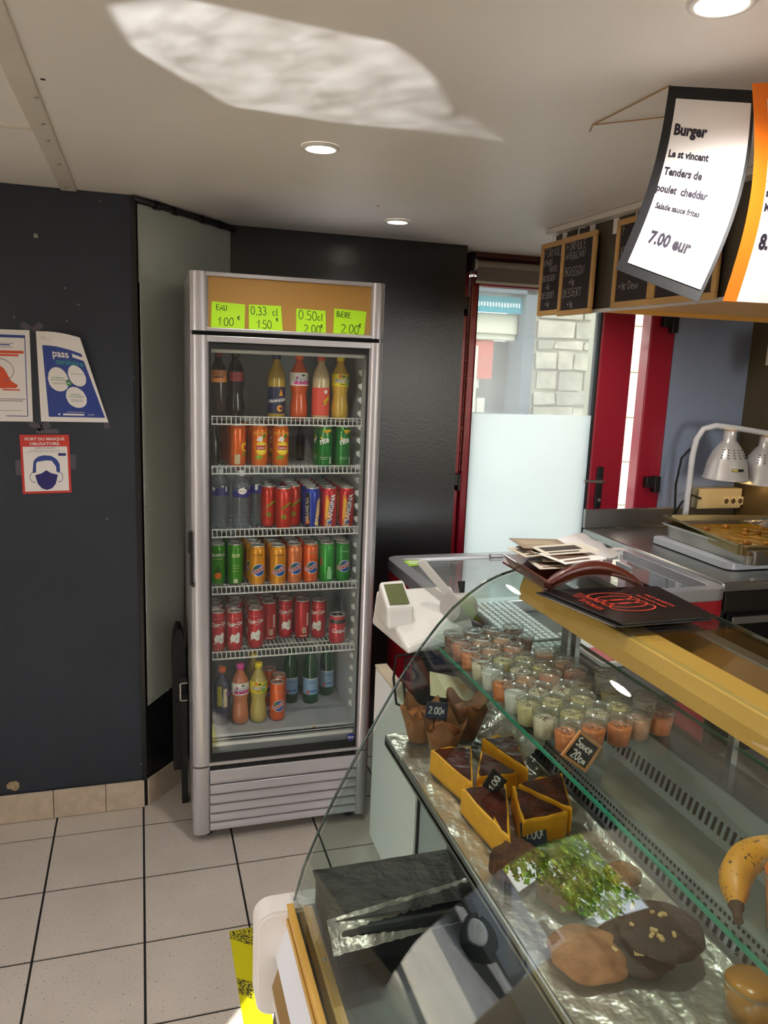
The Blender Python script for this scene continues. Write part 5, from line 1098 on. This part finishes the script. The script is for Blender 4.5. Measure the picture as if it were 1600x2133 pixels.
# white partition beside the fridge
WPn = thing('white_partition', 'white board partition between the fridge and the counter end', 'partition', (.78, 2.2, 0))
b = WB(WPn.location); b.box(.762, 2.01, 0, .80, 2.46, .645); b.build('panel', m_wmel, WPn, .002)
b = WB(WPn.location); b.box(.760, 2.01, .645, .802, 2.46, .652); b.build('top_edging', mat('worn_cream_edge', 'C9BFA6', .6, var=.1), WPn)
t = thing('white_cabinet_side', 'grey white cabinet side seen through the glass beside the partition', 'cabinet', (.9, 1.75, 0))
b = WB(t.location); b.box(.772, 1.50, 0, .80, 2.0, .655); b.build('side_panel', mat('pale_blue_grey', 'B7BEC4', .4), t, .002)
b = WB(t.location); b.box(.766, 1.988, 0, .773, 2.0, .655); b.build('corner_strip', m_rub, t)
b = WB(t.location); b.box(.80, 1.50, .1, 1.28, 1.53, .655); b.build('front_panel', mat('pale_blue_grey', 'B7BEC4', .4), t, .002)

# ------------------------------------------------------------ steel worktop with pans and heat lamps
WT = thing('steel_worktop', 'stainless steel kitchen worktop with fridge doors underneath', 'worktop', (2.64, 2.95, 0)); wt = WT.location
def wp(name, m, f, bevel=0, parent=None): b = WB(wt); f(b); return b.build(name, m, parent or WT, bevel)
wp('top', m_steel, lambda b: b.box(2.175, 2.45, .84, 3.098, 3.498, .88), .012)
BS = thing('steel_backsplash', 'low stainless backsplash against the blue grey wall behind the worktop', 'backsplash', (2.6, 3.47, .881)); b = WB(BS.location); b.box(2.175, 3.476, .881, 3.098, 3.498, .98); b.build('panel', m_steel, BS, .003)
wp('body', mat('dark_steel_body', '3E3C38', .35, .8), lambda b: b.box(2.2, 2.49, .12, 3.09, 3.48, .84), .004)
for a in (2.235, 2.66):
    d_ = wp('door', mat('black_steel_door', '1C1B1B', .3, .5), lambda b: b.box(a, 2.47, .16, a+.41, 2.49, .74), .004)
    wp('door_handle', m_steel, lambda b: b.box(a+.02, 2.462, .70, a+.39, 2.472, .73), .002, d_)
wp('control_strip', mat('dark_steel_body', '3E3C38', .35, .8), lambda b: b.box(2.21, 2.468, .76, 3.08, 2.49, .835), .003)
for x in (2.25, 3.04):
    for y in (2.54, 3.43): wp('leg', m_steel, lambda b: b.cyl((x, y, 0), (x, y, .12), .02))
t = thing('hot_plate', 'white edged hot plate under the gastro pans', 'hot plate', (2.65, 2.85, .88))
b = WB(t.location); b.prism(rr(2.33, 2.60, 3.02, 3.14, .04), 'z', .885, .912); b.build('plate', mat('hotplate_white', 'D0D2D6', .4, .2), t, .003)
for x, y in ((2.38, 2.66), (2.38, 3.08), (2.96, 2.66), (2.96, 3.08)): b = WB(t.location); b.cyl((x, y, .88), (x, y, .887), .015); b.build('foot', m_rub, t)
def pan(x0, y0, x1, y1, z0, z1, lab, food=None, mname='pan_steel', grp='gastro pans on the hot plate', hexc='A8A49A'):
    t = thing('gastro_pan', lab, 'pan', ((x0+x1)/2, (y0+y1)/2, z0), group=grp); m = mat(mname, hexc, .3, .9, bump=.06, bscale=70, var=.1); b = WB(t.location); n = 6
    L0 = [rr(x0+.022, y0+.022, x1-.022, y1-.022, .035, n), rr(x0+.012, y0+.012, x1-.012, y1-.012, .035, n), rr(x0, y0, x1, y1, .02, n)]
    zs_ = [z0, z1, z1]; k = len(L0[0]); vs = [(x, y, z) for P_, z in zip(L0, zs_) for x, y in P_]+[(x, y, z1-.006) for x, y in L0[2]]
    b.add(vs, [[i+j*k, (i+1) % k+j*k, (i+1) % k+(j+1)*k, i+(j+1)*k] for j in range(3) for i in range(k)]+[list(range(k))], False); b.build('pan', m, t)
    return t
pan(2.37, 2.53, 3.03, 3.13, .914, .982, 'lower dented steel pan on the hot plate')
p_ = pan(2.37, 2.49, 3.03, 3.15, .955, 1.005, 'upper steel pan with golden leftovers in oil', mname='pan_oily', hexc='9A855A')
b = WB(p_.location); rg = random.Random(6); f = crumple(lambda u, v: (2.41+.58*u, 2.53+.58*v, .966), .012, 4, 6); b.slab(f, 30, 30, (0, 0, -.002)); b.build('oil_film', mat('golden_oil', 'A87A22', .15, .1), p_)
for k in range(22):
    t_ = None; b = WB(p_.location); x = rg.uniform(2.45, 2.95); y = rg.uniform(2.57, 3.05); b.lathe([(0, .966), (.014, .97), (.01, .982), (0, .985)], 7, (x, y, 0), sx=rg.uniform(.8, 1.6)); o = b.build('food_scrap', mat('fried_scrap', 'C88A2A', .6, hex2='8A4E14', vscale=60), p_)
p_.rotation_euler = (0, 0, -.15)
t = thing('plastic_wrap', 'crumpled clear plastic wrap lying over the upper pan', 'plastic wrap', (2.85, 2.75, 1.0)); b = WB(t.location); b.slab(crumple(lambda u, v: (2.68+.3*u, 2.52+.42*v, 1.012+.02*u), .03, 9, 5), 20, 24, (0, 0, .0006)); b.build('wrap', m_clear, t)
HL = thing('heat_lamp', 'white bracket heat lamp stand with two domed shades', 'lamp', (2.69, 3.36, .88))
HS = Matrix.Translation((0, 0, 1.68)) @ Matrix.Scale(1.0645, 4) @ Matrix.Translation((0, 0, -1.68))
def HB():
    b = MB(); b.M = Matrix.Translation(-Vector(HL.location)) @ HS; return b
b = HB(); b.tube([(2.525, 3.15, .935), (2.525, 3.15, 1.1), (2.52, 3.14, 1.3), (2.525, 3.13, 1.38), (2.55, 3.12, 1.43), (2.60, 3.1, 1.448), (2.70, 3.09, 1.44), (2.9, 3.07, 1.415), (3.04, 3.05, 1.40)], .014, 10); b.build('bracket', mat('lamp_white', 'DFE0E4', .3), HL)
b = HB(); b.box(2.49, 3.12, .9285, 2.56, 3.20, .937); b.build('base_plate', m_steel, HL, .003)
for i, (x, z) in enumerate(((2.672, 1.425), (2.885, 1.40))):
    b = HB(); b.lathe([(.03, 0), (.03, -.045), (.045, -.06), (.072, -.1), (.09, -.15), (.1, -.215), (.106, -.225), (.106, -.23), (.098, -.225)], 32, (x, 3.08, z), cap=False)
    sh = b.build('lamp_shade', mat('satin_aluminium', 'D8D4D0', .3, .35), HL)
    b = HB(); b.lathe([(.02, -.12), (.035, -.16), (.03, -.2), (0, -.21)], 16, (x, 3.08, z)); b.build('bulb', emitter('warm_bulb', 'FFC880', 3), sh)
    b = HB()
    for k in range(7):
        for r_ in range(4):
            a = -2.6+k*.35; rr_ = .062+r_*.008; zz_ = z-.085-r_*.012; b.box(x+rr_*cos(a)-.0022, 3.08+rr_*sin(a)-.003, zz_-.002, x+rr_*cos(a)+.0022, 3.08+rr_*sin(a)+.003, zz_+.002)
    b.build('vent_holes', m_rub, sh)
    b = HB(); fnn = lambda X, Y, o: (x+(.099+o)*sin(X/.1-.15), 3.08-(.099+o)*cos(X/.1-.15), z-.175+Y); rect(b, -.03, -.006, .03, .006, fnn, .001); b.build('badge', m_rub, sh)
    b = HB(); rect(b, -.028, -.004, -.002, .004, fnn, .0016); b.build('badge_print', mat('badge_yellow', 'D8C43A', .4), sh)
    spot_lamp(HS @ Vector((x, 3.08, z-.2)), .5, (1, .72, .4), 120, .03, (x*1.0645, 3.28, 0), name='heat_bulb')
t = thing('lamp_cable', 'black cable beside the heat lamp post', 'cable', (2.51, 3.2, .9)); b = WB(t.location); b.tube([(2.675, 3.355, 1.31), (2.64, 3.37, 1.26), (2.63, 3.38, 1.12), (2.65, 3.39, .98), (2.63, 3.40, .9), (2.70, 3.41, 1.02), (2.76, 3.41, 1.06), (2.82, 3.41, 1.04)], .006, 8); b.build('cord', m_rub, t)
TK = thing('socket_trunking', 'cream cable trunking with power sockets behind the pans', 'trunking', (2.95, 3.46, .98))
b = WB(TK.location); b.box(2.81, 3.42, .982, 3.09, 3.474, 1.09); b.build('trunk', mat('cream_trunking', 'C2B48A', .45), TK, .004)
for k in range(3):
    b = WB(TK.location); x = 2.99+k*.045; b.box(x-.02, 3.416, 1.0, x+.02, 3.42, 1.045); o = b.build('socket', mat('socket_cream', 'D4C69A', .4), TK, .003)
    b = WB(TK.location); b.cyl((x, 3.4165, 1.022), (x, 3.414, 1.022), .014); b.build('socket_hole', mat('socket_brown', '4A3A20', .5), o)
t = thing('soap_dispenser', 'cream wall dispenser on the kitchen wall at the right edge', 'dispenser', (3.06, 3.1, 1.8)); b = WB(t.location); b.prism(rr(2.95, 3.13, 3.098, 3.23, .02), 'z', 1.74, 1.9); b.build('housing', mat('dispenser_cream', 'DDD6BE', .35), t, .004); b = WB(t.location); b.box(2.97, 3.15, 1.70, 3.03, 3.2, 1.74); b.build('nozzle', m_rub, t, .004)

# ------------------------------------------------------------ menu fascia, yellow soffit
SO = thing('menu_fascia', 'dark olive boxed fascia above the counter with golden yellow underside', 'fascia', (2.1, 1.8, 1.88))
b = WB(SO.location); b.box(1.485, .2, 1.885, 1.50, 2.735, HC-.001); b.build('front_panel', m_olive, SO, .002)
b = WB(SO.location); b.box(1.478, .2, 1.876, 1.50, 2.60, 1.886); b.build('white_edge', m_white, SO, .001)
b = WB(SO.location); b.box(1.50, .2, 1.90, 2.9, 2.50, 1.91); b.build('underside', m_yel, SO)
b = WB(SO.location); b.box(1.50, 2.49, 1.885, 2.9, 2.51, HC-.001); b.build('rear_panel', m_yel, SO)
b = WB(SO.location); b.box(1.44, .2, HC-.02, 1.485, 2.735, HC-.001); b.build('top_moulding', m_strip, SO, .003)
m_bframe = mat('ochre_wood_frame', 'CFA468', .5, var=.1, vscale=5); m_bslate = mat('brown_black_slate', '2E2627', .7, var=.2, vscale=6)
def menu_board(X, y0, y1, z0, z1, lines, lab, tilt=0, off=0):
    """board on the plane x = X, reading direction towards -y; y0 > y1"""
    t = thing('menu_chalkboard', lab, 'chalkboard', (X, (y0+y1)/2, z0), group='small wood framed chalkboards on the fascia')
    W, H = y0-y1, z1-z0; fn = lambda x, y, o: (X-o+tilt*y, y0-x, z0+y)
    b = WB(t.location); b.quadbox([fn(.01, .01, 0), fn(W-.01, .01, 0), fn(W-.01, H-.01, 0), fn(.01, H-.01, 0)], (.006, 0, 0)); b.build('slate', m_bslate, t)
    fw = .019
    for (a, c, d, e) in ((0, 0, W, fw), (0, H-fw, W, H), (0, fw, fw, H-fw), (W-fw, fw, W, H-fw)):
        b = WB(t.location); b.quadbox([fn(a, c, .006), fn(d, c, .006), fn(d, e, .006), fn(a, e, .006)], (.012, 0, 0)); b.build('frame_side', m_bframe, t, .003)
    b = WB(t.location)
    for s_, x, y, h in lines: hand(b, s_, x*W, y*H, h*H, fn, .0022, off=.0012, jit=.08)
    b.build('chalk_writing', mat('dusty_chalk', 'BDB6B0', .8), t)
    b = WB(t.location); b.tube([fn(W*.5, H-.004, .008), fn(W*.5, H+.02, .004), (X+.02, y0-W*.5, z0+H+.024)], .0022, 6); b.build('hanger', m_paper, t)
    return t
menu_board(1.466, 2.80, 2.625, 1.878, 2.142, [('FORMULE', .14, .80, .11), ('KHABI', .14, .69, .08), ('FRITE', .4, .59, .075), ('BOISSON', .14, .47, .08), ('+1€', .26, .36, .08), ('DESSERT', .12, .24, .08), ('+1€', .3, .12, .08)], 'leftmost chalkboard menu listing formule, boisson and dessert')
menu_board(1.455, 2.625, 2.400, 1.870, 2.140, [('FORMULE', .14, .82, .1), ('AMERiCAIN', .12, .71, .09), ('BOiSSON', .14, .50, .11), ('+1€', .28, .38, .09), ('DESSERT', .12, .24, .1), ('+1€', .28, .1, .09)], 'second chalkboard menu, overlapping the leftmost one, formule americain')
menu_board(1.470, 2.305, 2.095, 1.882, 2.155, [('F', .14, .82, .12), ('KEBAB', .14, .6, .09), ('+1€ Dess', .16, .2, .09)], 'third chalkboard menu, partly hidden behind the burger poster')
menu_board(1.462, 2.085, 1.80, 1.880, 2.135, [('iAC', .55, .66, .09), ('o FRi', .45, .5, .08), ('Boi', .42, .36, .08), ('1 DES', .3, .2, .08)], 'fourth chalkboard menu, seen between the burger and orange posters')
for k, (y, z0, z1) in enumerate(((2.665, 2.14, 2.172), (2.48, 2.135, 2.168), (2.337, 2.12, 2.167))):
    t = thing('hanging_tab', '%s white hook tab under the fascia moulding' % ['leftmost', 'middle', 'rightmost'][k], 'hook', (1.478, y, z0), group='white hook tabs'); b = WB(t.location); b.box(1.479, y-.016, z0, 1.4845, y+.012, z1); b.build('tab', m_paper, t)

# ------------------------------------------------------------ hanging paper posters
def poster(c, border, lines, lab, bw, bulge, cat='poster', loc=None, left=False):
    t = thing('hanging_poster', lab, cat, loc or c[3], group='paper price posters hanging from the ceiling')
    f0 = patch(*c, bulge=bulge); nn = (Vector(c[1])-Vector(c[0])).cross(Vector(c[3])-Vector(c[0])).normalized()
    b = WB(t.location); b.slab(lambda u, v: f0(u, v, 0), 16, 30, -nn*.0015); b.build('backing_card', border, t)
    l, bo, r_, tp = bw
    b = WB(t.location); b.slab(lambda u, v: f0(l+(1-l-r_)*u, bo+(1-bo-tp)*v, .001), 16, 30, nn*.0006); b.build('white_sheet', m_paper, t)
    W = (Vector(c[2])-Vector(c[3])).length; H = (Vector(c[3])-Vector(c[0])).length
    b = WB(t.location)
    for s_, x, y, h in lines: ink(b, s_, x*W, y*H, h*H, lambda X, Y, o: f0(X/W, Y/H, .001+o), .0012, .045, sx=.68, left=left)
    b.build('print', mat('print_violet_black', '1E1628', .6), t)
    return t
m_blk = mat('black_card', '0C0C11', .6); m_orc = mat('orange_card', 'E8750C', .55)
poster([(.799, 1.25, 1.857), (.861, 1.10, 1.795), (1.006, 1.20, 2.158), (.905, 1.298, 2.181)], m_blk,
       [('Burger', .33, .735, .082), ('Le st vincent', .36, .615, .053), ('Tenders de', .35, .52, .056), ('poulet  cheddar', .39, .43, .054), ('Salade sauce frites', .41, .345, .041), ('7.00 eur', .46, .175, .084)],
       'black bordered poster reading Burger 7.00 eur hanging from the ceiling', (.11, .05, .03, .07), lambda x, y: ((.012*sin(pi*y)*1+.0), -.02*sin(pi*y)*(.4+.6*x), .0))
poster([(.925, 1.12, 1.802), (1.20, 1.06, 1.80), (1.24, 1.10, 2.18), (.962, 1.155, 2.15)], m_orc,
       [('Le maison', .105, .63, .085), ('Steak', .085, .54, .05), ('salade', .085, .476, .05), ('Merguez', .09, .41, .05), ('8.00 eur', .105, .24, .095)],
       'orange bordered poster at the right edge reading 8.00 eur', (.08, .0, .06, .08), lambda x, y: (.010*sin(pi*y), -.02*sin(pi*y), 0), left=True)
b = None
t = thing('poster_string', 'beige string tied across the ceiling beside the burger poster', 'string', (.915, 1.45, HC))
b = WB(t.location); b.tube([(.912, 1.305, HC-.003), (.911, 1.557, HC-.004)], .0016, 6); b.tube([(.911, 1.557, HC-.004), (1.0, 1.453, HC-.006), (1.09, 1.35, HC-.006)], .0014, 6); b.tube([(.911, 1.557, HC-.004), (.930, 1.60, HC-.004)], .0014, 6); b.build('string', mat('beige_string', 'A8875A', .7), t)

# ------------------------------------------------------------ wall posters
def wallposter(q, y, loc, lab, draw, th=.0012, bulge=None, base=None, name='wall_poster'):
    t = thing(name, lab, 'poster', loc); c = [(p[0], y-(p[2] if len(p) > 2 else 0), p[1]) for p in q]
    f0 = patch(*c, bulge=bulge)
    W = abs(q[1][0]-q[0][0]); H = abs(q[3][1]-q[0][1])
    b = WB(t.location); b.slab(lambda u, v: f0(u, v, 0), 14, 14, (0, .001, 0)); b.build('paper', base or m_paper, t)
    draw(t, lambda X, Y, o: f0(X, Y, o)); return t
def lay(t, m, name, f): b = WB(t.location); f(b); return b.build(name, m, t)
m_navy = mat('poster_navy', '1F3C8F', .45); m_nav2 = mat('poster_dark_navy', '1E1A6A', .45); m_redp = mat('poster_red', 'C8342E', .45); m_orp = mat('poster_orange_red', 'D8502E', .5); m_teal = mat('poster_teal', '2E8C8C', .5); m_grnp = mat('poster_green', '1E7A3A', .5); m_gry = mat('poster_grey_print', '6E6A74', .6)
def d1(t, fn):
    lay(t, m_navy, 'blue_top_border', lambda b: (rect(b, .3, .915, .93, .945, fn), stroke(b, [(.925, .06), (.925, .92)], .012, fn), stroke(b, [(.6, .062), (.925, .06)], .008, fn), rect(b, .3, .83, .7, .842, fn)))
    lay(t, m_orp, 'orange_print', lambda b: (rect(b, .55, .745, .9, .775, fn, .0006), rect(b, .3, .715, .82, .737, fn, .0006), shape(b, [(.38, .36), (.52, .62), (.60, .58), (.70, .44), (.80, .40), (.78, .37)], fn), rect(b, .3, .345, .48, .36, fn), rect(b, .56, .342, .82, .357, fn)))
    lay(t, m_gry, 'small_print', lambda b: (stroke(b, el(.5, .56, .24, .13, -70, 80, 20), .008, fn), rect(b, .3, .245, .9, .252, fn), rect(b, .3, .225, .86, .232, fn), rect(b, .35, .85, .75, .856, fn), rect(b, .5, .81, .75, .815, fn), rect(b, .3, .12, .85, .124, fn)))
wallposter([(-.543, 1.443), (-.343, 1.444), (-.341, 1.740), (-.541, 1.738)], 2.838, (-.44, 2.838, 1.443), 'white sheet with orange print at the left edge of the wall', d1)
def d2(t, fn):
    lay(t, m_navy, 'blue_panel', lambda b: shape(b, [(.12, .055), (.97, .055), (.96, .80), (.70, .825), (.4, .845), (.12, .85)], fn, .0005, 14))
    w = lay(t, m_paper, 'white_print', lambda b: (ink(b, 'pass', .47, .73, .135, lambda X, Y, o: fn(X, .735+(Y-.735)*.85, o), .0010, .02, sx=1.45), shape(b, [(.71, .745), (.93, .722), (.93, .762), (.71, .785)], fn, .0010, 4), disc(b, .35, .48, .185, fn, .0010, 16, .135), disc(b, .70, .535, .16, fn, .0010, 16, .12), disc(b, .60, .285, .17, fn, .0010, 16, .12), rect(b, .34, .075, .66, .095, fn, .001), disc(b, .28, .085, .02, fn, .001, 6, .01), rect(b, .4, .112, .68, .116, fn, .001), rect(b, .72, .085, .82, .09, fn, .001)))
    lay(t, m_teal, 'teal_print', lambda b: ink(b, 'sanitaire', .62, .65, .105, lambda X, Y, o: fn(X, .655+(Y-.655)*.85, o), .0010, .02, sx=1.5))
    lay(t, m_grnp, 'green_print', lambda b: (disc(b, .52, .445, .05, fn, .0014, 10, .036), ink(b, 'UN CERTIFICAT', .35, .49, .022, fn, .0014, .01, sx=1.5), ink(b, 'DE VACCINATION', .35, .465, .022, fn, .0014, .01, sx=1.5), ink(b, 'LA PREUVE', .60, .31, .022, fn, .0014, .01, sx=1.5), ink(b, "DE RETABLISSEMENT", .60, .285, .020, fn, .0014, .01, sx=1.4), ink(b, "UN TEST NEGATIF", .71, .55, .018, fn, .0014, .01, sx=1.4)))
    lay(t, m_paper, 'or_lettering', lambda b: ink(b, 'OU', .52, .432, .035, fn, .0018, .02, sx=1.4))
    lay(t, m_gry, 'small_print', lambda b: (rect(b, .12, .915, .3, .918, fn), disc(b, .12, .935, .012, fn, ry=.006), disc(b, .17, .935, .012, fn, ry=.006), [rect(b, .24, .44-.012*k, .46, .443-.012*k, fn, .0014) for k in range(2)], [rect(b, .5, .26-.012*k, .7, .263-.012*k, fn, .0014) for k in range(3)]))
wallposter([(-.318, 1.445), (-.106, 1.445), (-.186, 1.723, .035), (-.322, 1.738)], 2.838, (-.22, 2.838, 1.445), 'curling blue poster reading pass sanitaire, taped to the charcoal wall', d2, bulge=lambda x, y: (.0, -.012*sin(pi*x)*y, .006*sin(pi*x)*y))
def d3(t, fn):
    lay(t, m_paper, 'white_field', lambda b: rect(b, .05, .04, .95, .80, fn, .0005))
    lay(t, m_paper, 'white_title', lambda b: (ink(b, 'PORT DU MASQUE', .5, .905, .088, lambda X, Y, o: fn(X, .905+(Y-.905)*.78, o), .0006, .02, sx=1.08), ink(b, 'OBLIGATOIRE.', .5, .825, .088, lambda X, Y, o: fn(X, .825+(Y-.825)*.78, o), .0006, .02, sx=1.08)))
    lay(t, m_gry, 'small_print', lambda b: (ink(b, 'ALERTE CORONAVIRUS', .5, .765, .03, fn, .001, .02, sx=1.3), ink(b, 'POUR SE PROTEGER ET PROTEGER LES AUTRES', .5, .725, .022, fn, .001, .01, sx=1.3), rect(b, .1, .705, .9, .709, fn, .001)))
    hr = [(.22, .36), (.225, .5), (.27, .58), (.36, .635), (.48, .655), (.62, .64), (.73, .58), (.78, .5), (.78, .37)]
    lay(t, m_navy, 'blue_hair', lambda b: shape(b, hr, fn, .001, 18))
    lay(t, m_paper, 'face_field', lambda b: shape(b, [(.275, .2), (.28, .50), (.33, .545), (.5, .565), (.62, .56), (.67, .5), (.725, .43), (.73, .2)], fn, .0014, 16))
    lay(t, m_nav2, 'mask_shape', lambda b: (shape(b, [(.27, .32), (.4, .345), (.5, .40), (.6, .345), (.73, .32), (.69, .17), (.60, .085), (.5, .06), (.4, .085), (.31, .17)], fn, .0018, 18), rect(b, .76, .64, .92, .685, fn, .001, 2), stroke(b, el(.245, .28, .08, .085, 70, 290, 12), .01, fn, .0018), stroke(b, el(.755, .28, .08, .085, -110, 110, 12), .01, fn, .0018)))
wallposter([(-.384, 1.201), (-.231, 1.204), (-.233, 1.402), (-.386, 1.400)], 2.838, (-.31, 2.838, 1.2), 'red bordered poster reading PORT DU MASQUE OBLIGATOIRE with mask drawing', d3, base=m_redp)
def tape(x, z, w, h, a, lab, cat='tape'):
    t = thing('adhesive_tape', lab, cat, (x, 2.8405, z), rot=(0, a, 0), group='clear tape strips holding the wall posters'); b = MB(); b.box(-w/2, -.0008, -h/2, w/2, 0, h/2); b.build('strip', m_tape, t)
for x, z, w, h, a, lab in ((-.352, 1.752, .03, .02, .6, 'top right tape of the orange print sheet'), (-.316, 1.75, .035, .02, -.8, 'top left tape of the blue curling poster'), (-.335, 1.43, .04, .02, .5, 'tape below the gap between the two upper posters'), (-.305, 1.43, .03, .018, -.4, 'bottom left tape of the blue curling poster'), (-.112, 1.434, .018, .022, 0, 'bottom right tape of the blue curling poster'), (-.30, 1.413, .07, .016, 0, 'wide tape along the top of the red mask poster'), (-.224, 1.31, .02, .05, 0, 'tape at the right side of the red mask poster'), (-.394, 1.29, .018, .05, 0, 'tape at the left side of the red mask poster')):
    tape(x, z, w, h, a, lab)

# ------------------------------------------------------------ yellow and black floor tape
m_fty = mat('yellow_floor_tape', 'C6BE0A', .45); m_ftb = mat('speckled_floor_tape', '1A1A12', .6, hex2='B8AE10', vscale=230)
_cr2 = [n for n in m_ftb.node_tree.nodes if n.type == 'VALTORGB'][0]; _cr2.color_ramp.elements[0].position = .47; _cr2.color_ramp.elements[1].position = .50
t = thing('floor_tape', 'yellow and black hazard tape on the floor beside the counter end', 'tape', (.26, 1.9, 0))
b = WB(t.location); b.box(.222, 1.2, .0005, .296, 2.088, .0014); b.build('yellow_strip', m_fty, t)
for a in (2.088, 1.90, 1.72, 1.5):
    P = [(.2225, a-.006), (.2955, a-.0135 if a > 2 else a), (.2955, a-.10), (.2225, a-.04 if a > 2 else a-.065)]
    b = WB(t.location); b.prism([(.2225, min(2.0875, a+.0)), (.2955, min(2.0875, a+.0)-.045*(a < 2)), (.2955, a-.12), (.2225, a-.055)] if a < 2 else [(.2225, 2.085), (.2955, 2.087), (.2955, 2.0), (.2225, 2.055)], 'z', .0014, .0018); b.build('black_block', m_ftb, t)

# ------------------------------------------------------------ things beside the fridge
t = thing('black_bag', 'black rounded bag tucked between the fridge and the angled wall', 'bag', (.12, 2.92, .1))
b = WB(t.location); b.prism([(.095, .12), (.095, .58), (.1, .65), (.113, .685), (.128, .68), (.14, .64), (.143, .55), (.143, .12)], 'y', 2.86, 2.955); b.build('body', m_rub, t, .008)
t = thing('steel_bracket', 'small white steel bracket sticking out beside the fridge', 'bracket', (.13, 2.8, .4))
b = WB(t.location); b.box(.117, 2.80, .425, .146, 2.855, .429); b.box(.117, 2.8, .425, .122, 2.81, .497); b.box(.117, 2.8, .493, .146, 2.855, .497); b.build('bracket', m_steel, t)
b = WB(t.location); b.box(.123, 2.82, .0, .145, 2.855, .425); b.build('post', m_rub, t)

# ------------------------------------------------------------ recessed ceiling spots
m_led = emitter('spot_led', 'FFF4E0', 14)
for k, (x, y, lab) in enumerate(((.428, 1.991, 'recessed round ceiling spot above the fridge front, nearest of the lit ones'), (.902, 2.85, 'recessed round ceiling spot near the red door'), (.774, 1.008, 'recessed round ceiling spot at the top right edge of the photo'), (-1.1, 1.2, 'added recessed ceiling spot out of view at the left'), (-.2, -.6, 'added unseen ceiling spot behind the camera'), (1.9, 0.6, 'added unseen ceiling spot above the staff side'), (2.0, 2.9, 'added unseen ceiling spot above the freezer'))):  # the last four are added out of view to brighten the room
    t = thing('ceiling_spot', lab, 'ceiling light', (x, y, HC-.006), group='recessed round ceiling spots')
    b = MB(); b.lathe([(.034, .004), (.036, -.001), (.044, -.001), (.047, .003), (.047, .0058)], 36, cap=False); b.build('trim_ring', m_white, t)
    b = MB(); b.lathe([(0, .003), (.034, .003), (.034, .004), (0, .005)], 32, cap=False); b.build('diffuser', m_led, t)
    spot_lamp((x, y, HC-.02), SPOTW, (1, .96, .9), 150, .034, (x, y, 0), .8)
# added masked spot lamps draw the bright ceiling patch, standing in for bounced sun
def ceiling_patch_lamp(L0, poly, w, soft, gobo):
    c = (sum(p[0] for p in poly)/len(poly), sum(p[1] for p in poly)/len(poly), HC)
    o = spot_lamp(L0, w, (.97, .98, 1), 24, .002, c, .05, 'glint_standin_lamp', gobo)
    bpy.context.view_layer.update(); Mi = o.rotation_euler.to_matrix().inverted(); n = o.data.node_tree.nodes; L = o.data.node_tree.links; e = n['Emission']; src = e.inputs[1].links[0].from_socket; tc = [k for k in n if k.type == 'TEX_COORD'][0]
    for a, b in zip(poly, poly[1:]+poly[:1]):
        pa = Mi @ (Vector((a[0], a[1], HC))-Vector(L0)); pb = Mi @ (Vector((b[0], b[1], HC))-Vector(L0)); pc = Mi @ (Vector(c)-Vector(L0)); m = pa.cross(pb).normalized()
        if m.dot(pc) < 0: m = -m
        d = n.new('ShaderNodeVectorMath'); d.operation = 'DOT_PRODUCT'; L.new(tc.outputs['Normal'], d.inputs[0]); d.inputs[1].default_value = m*GSIGN
        r = n.new('ShaderNodeMapRange'); r.interpolation_type = 'SMOOTHSTEP'; r.inputs[1].default_value = -soft; r.inputs[2].default_value = soft; L.new(d.outputs['Value'], r.inputs[0])
        x = n.new('ShaderNodeMath'); x.operation = 'MULTIPLY'; L.new(src, x.inputs[0]); L.new(r.outputs[0], x.inputs[1]); src = x.outputs[0]
    L.new(src, e.inputs[1]); return o
GSIGN = 1
ceiling_patch_lamp((-1.6, .62, .5), [(-.035, 1.36), (.0, 1.52), (.19, 1.765), (.42, 1.785), (.60, 1.76), (.62, 1.62), (.50, 1.42), (.40, 1.326), (.06, 1.29)], CEILW, .004, 22)
ceiling_patch_lamp((-1.6, .62, .5), [(.56, 1.76), (.80, 1.755), (.66, 1.62)], CEILW*.6, .006, 30)
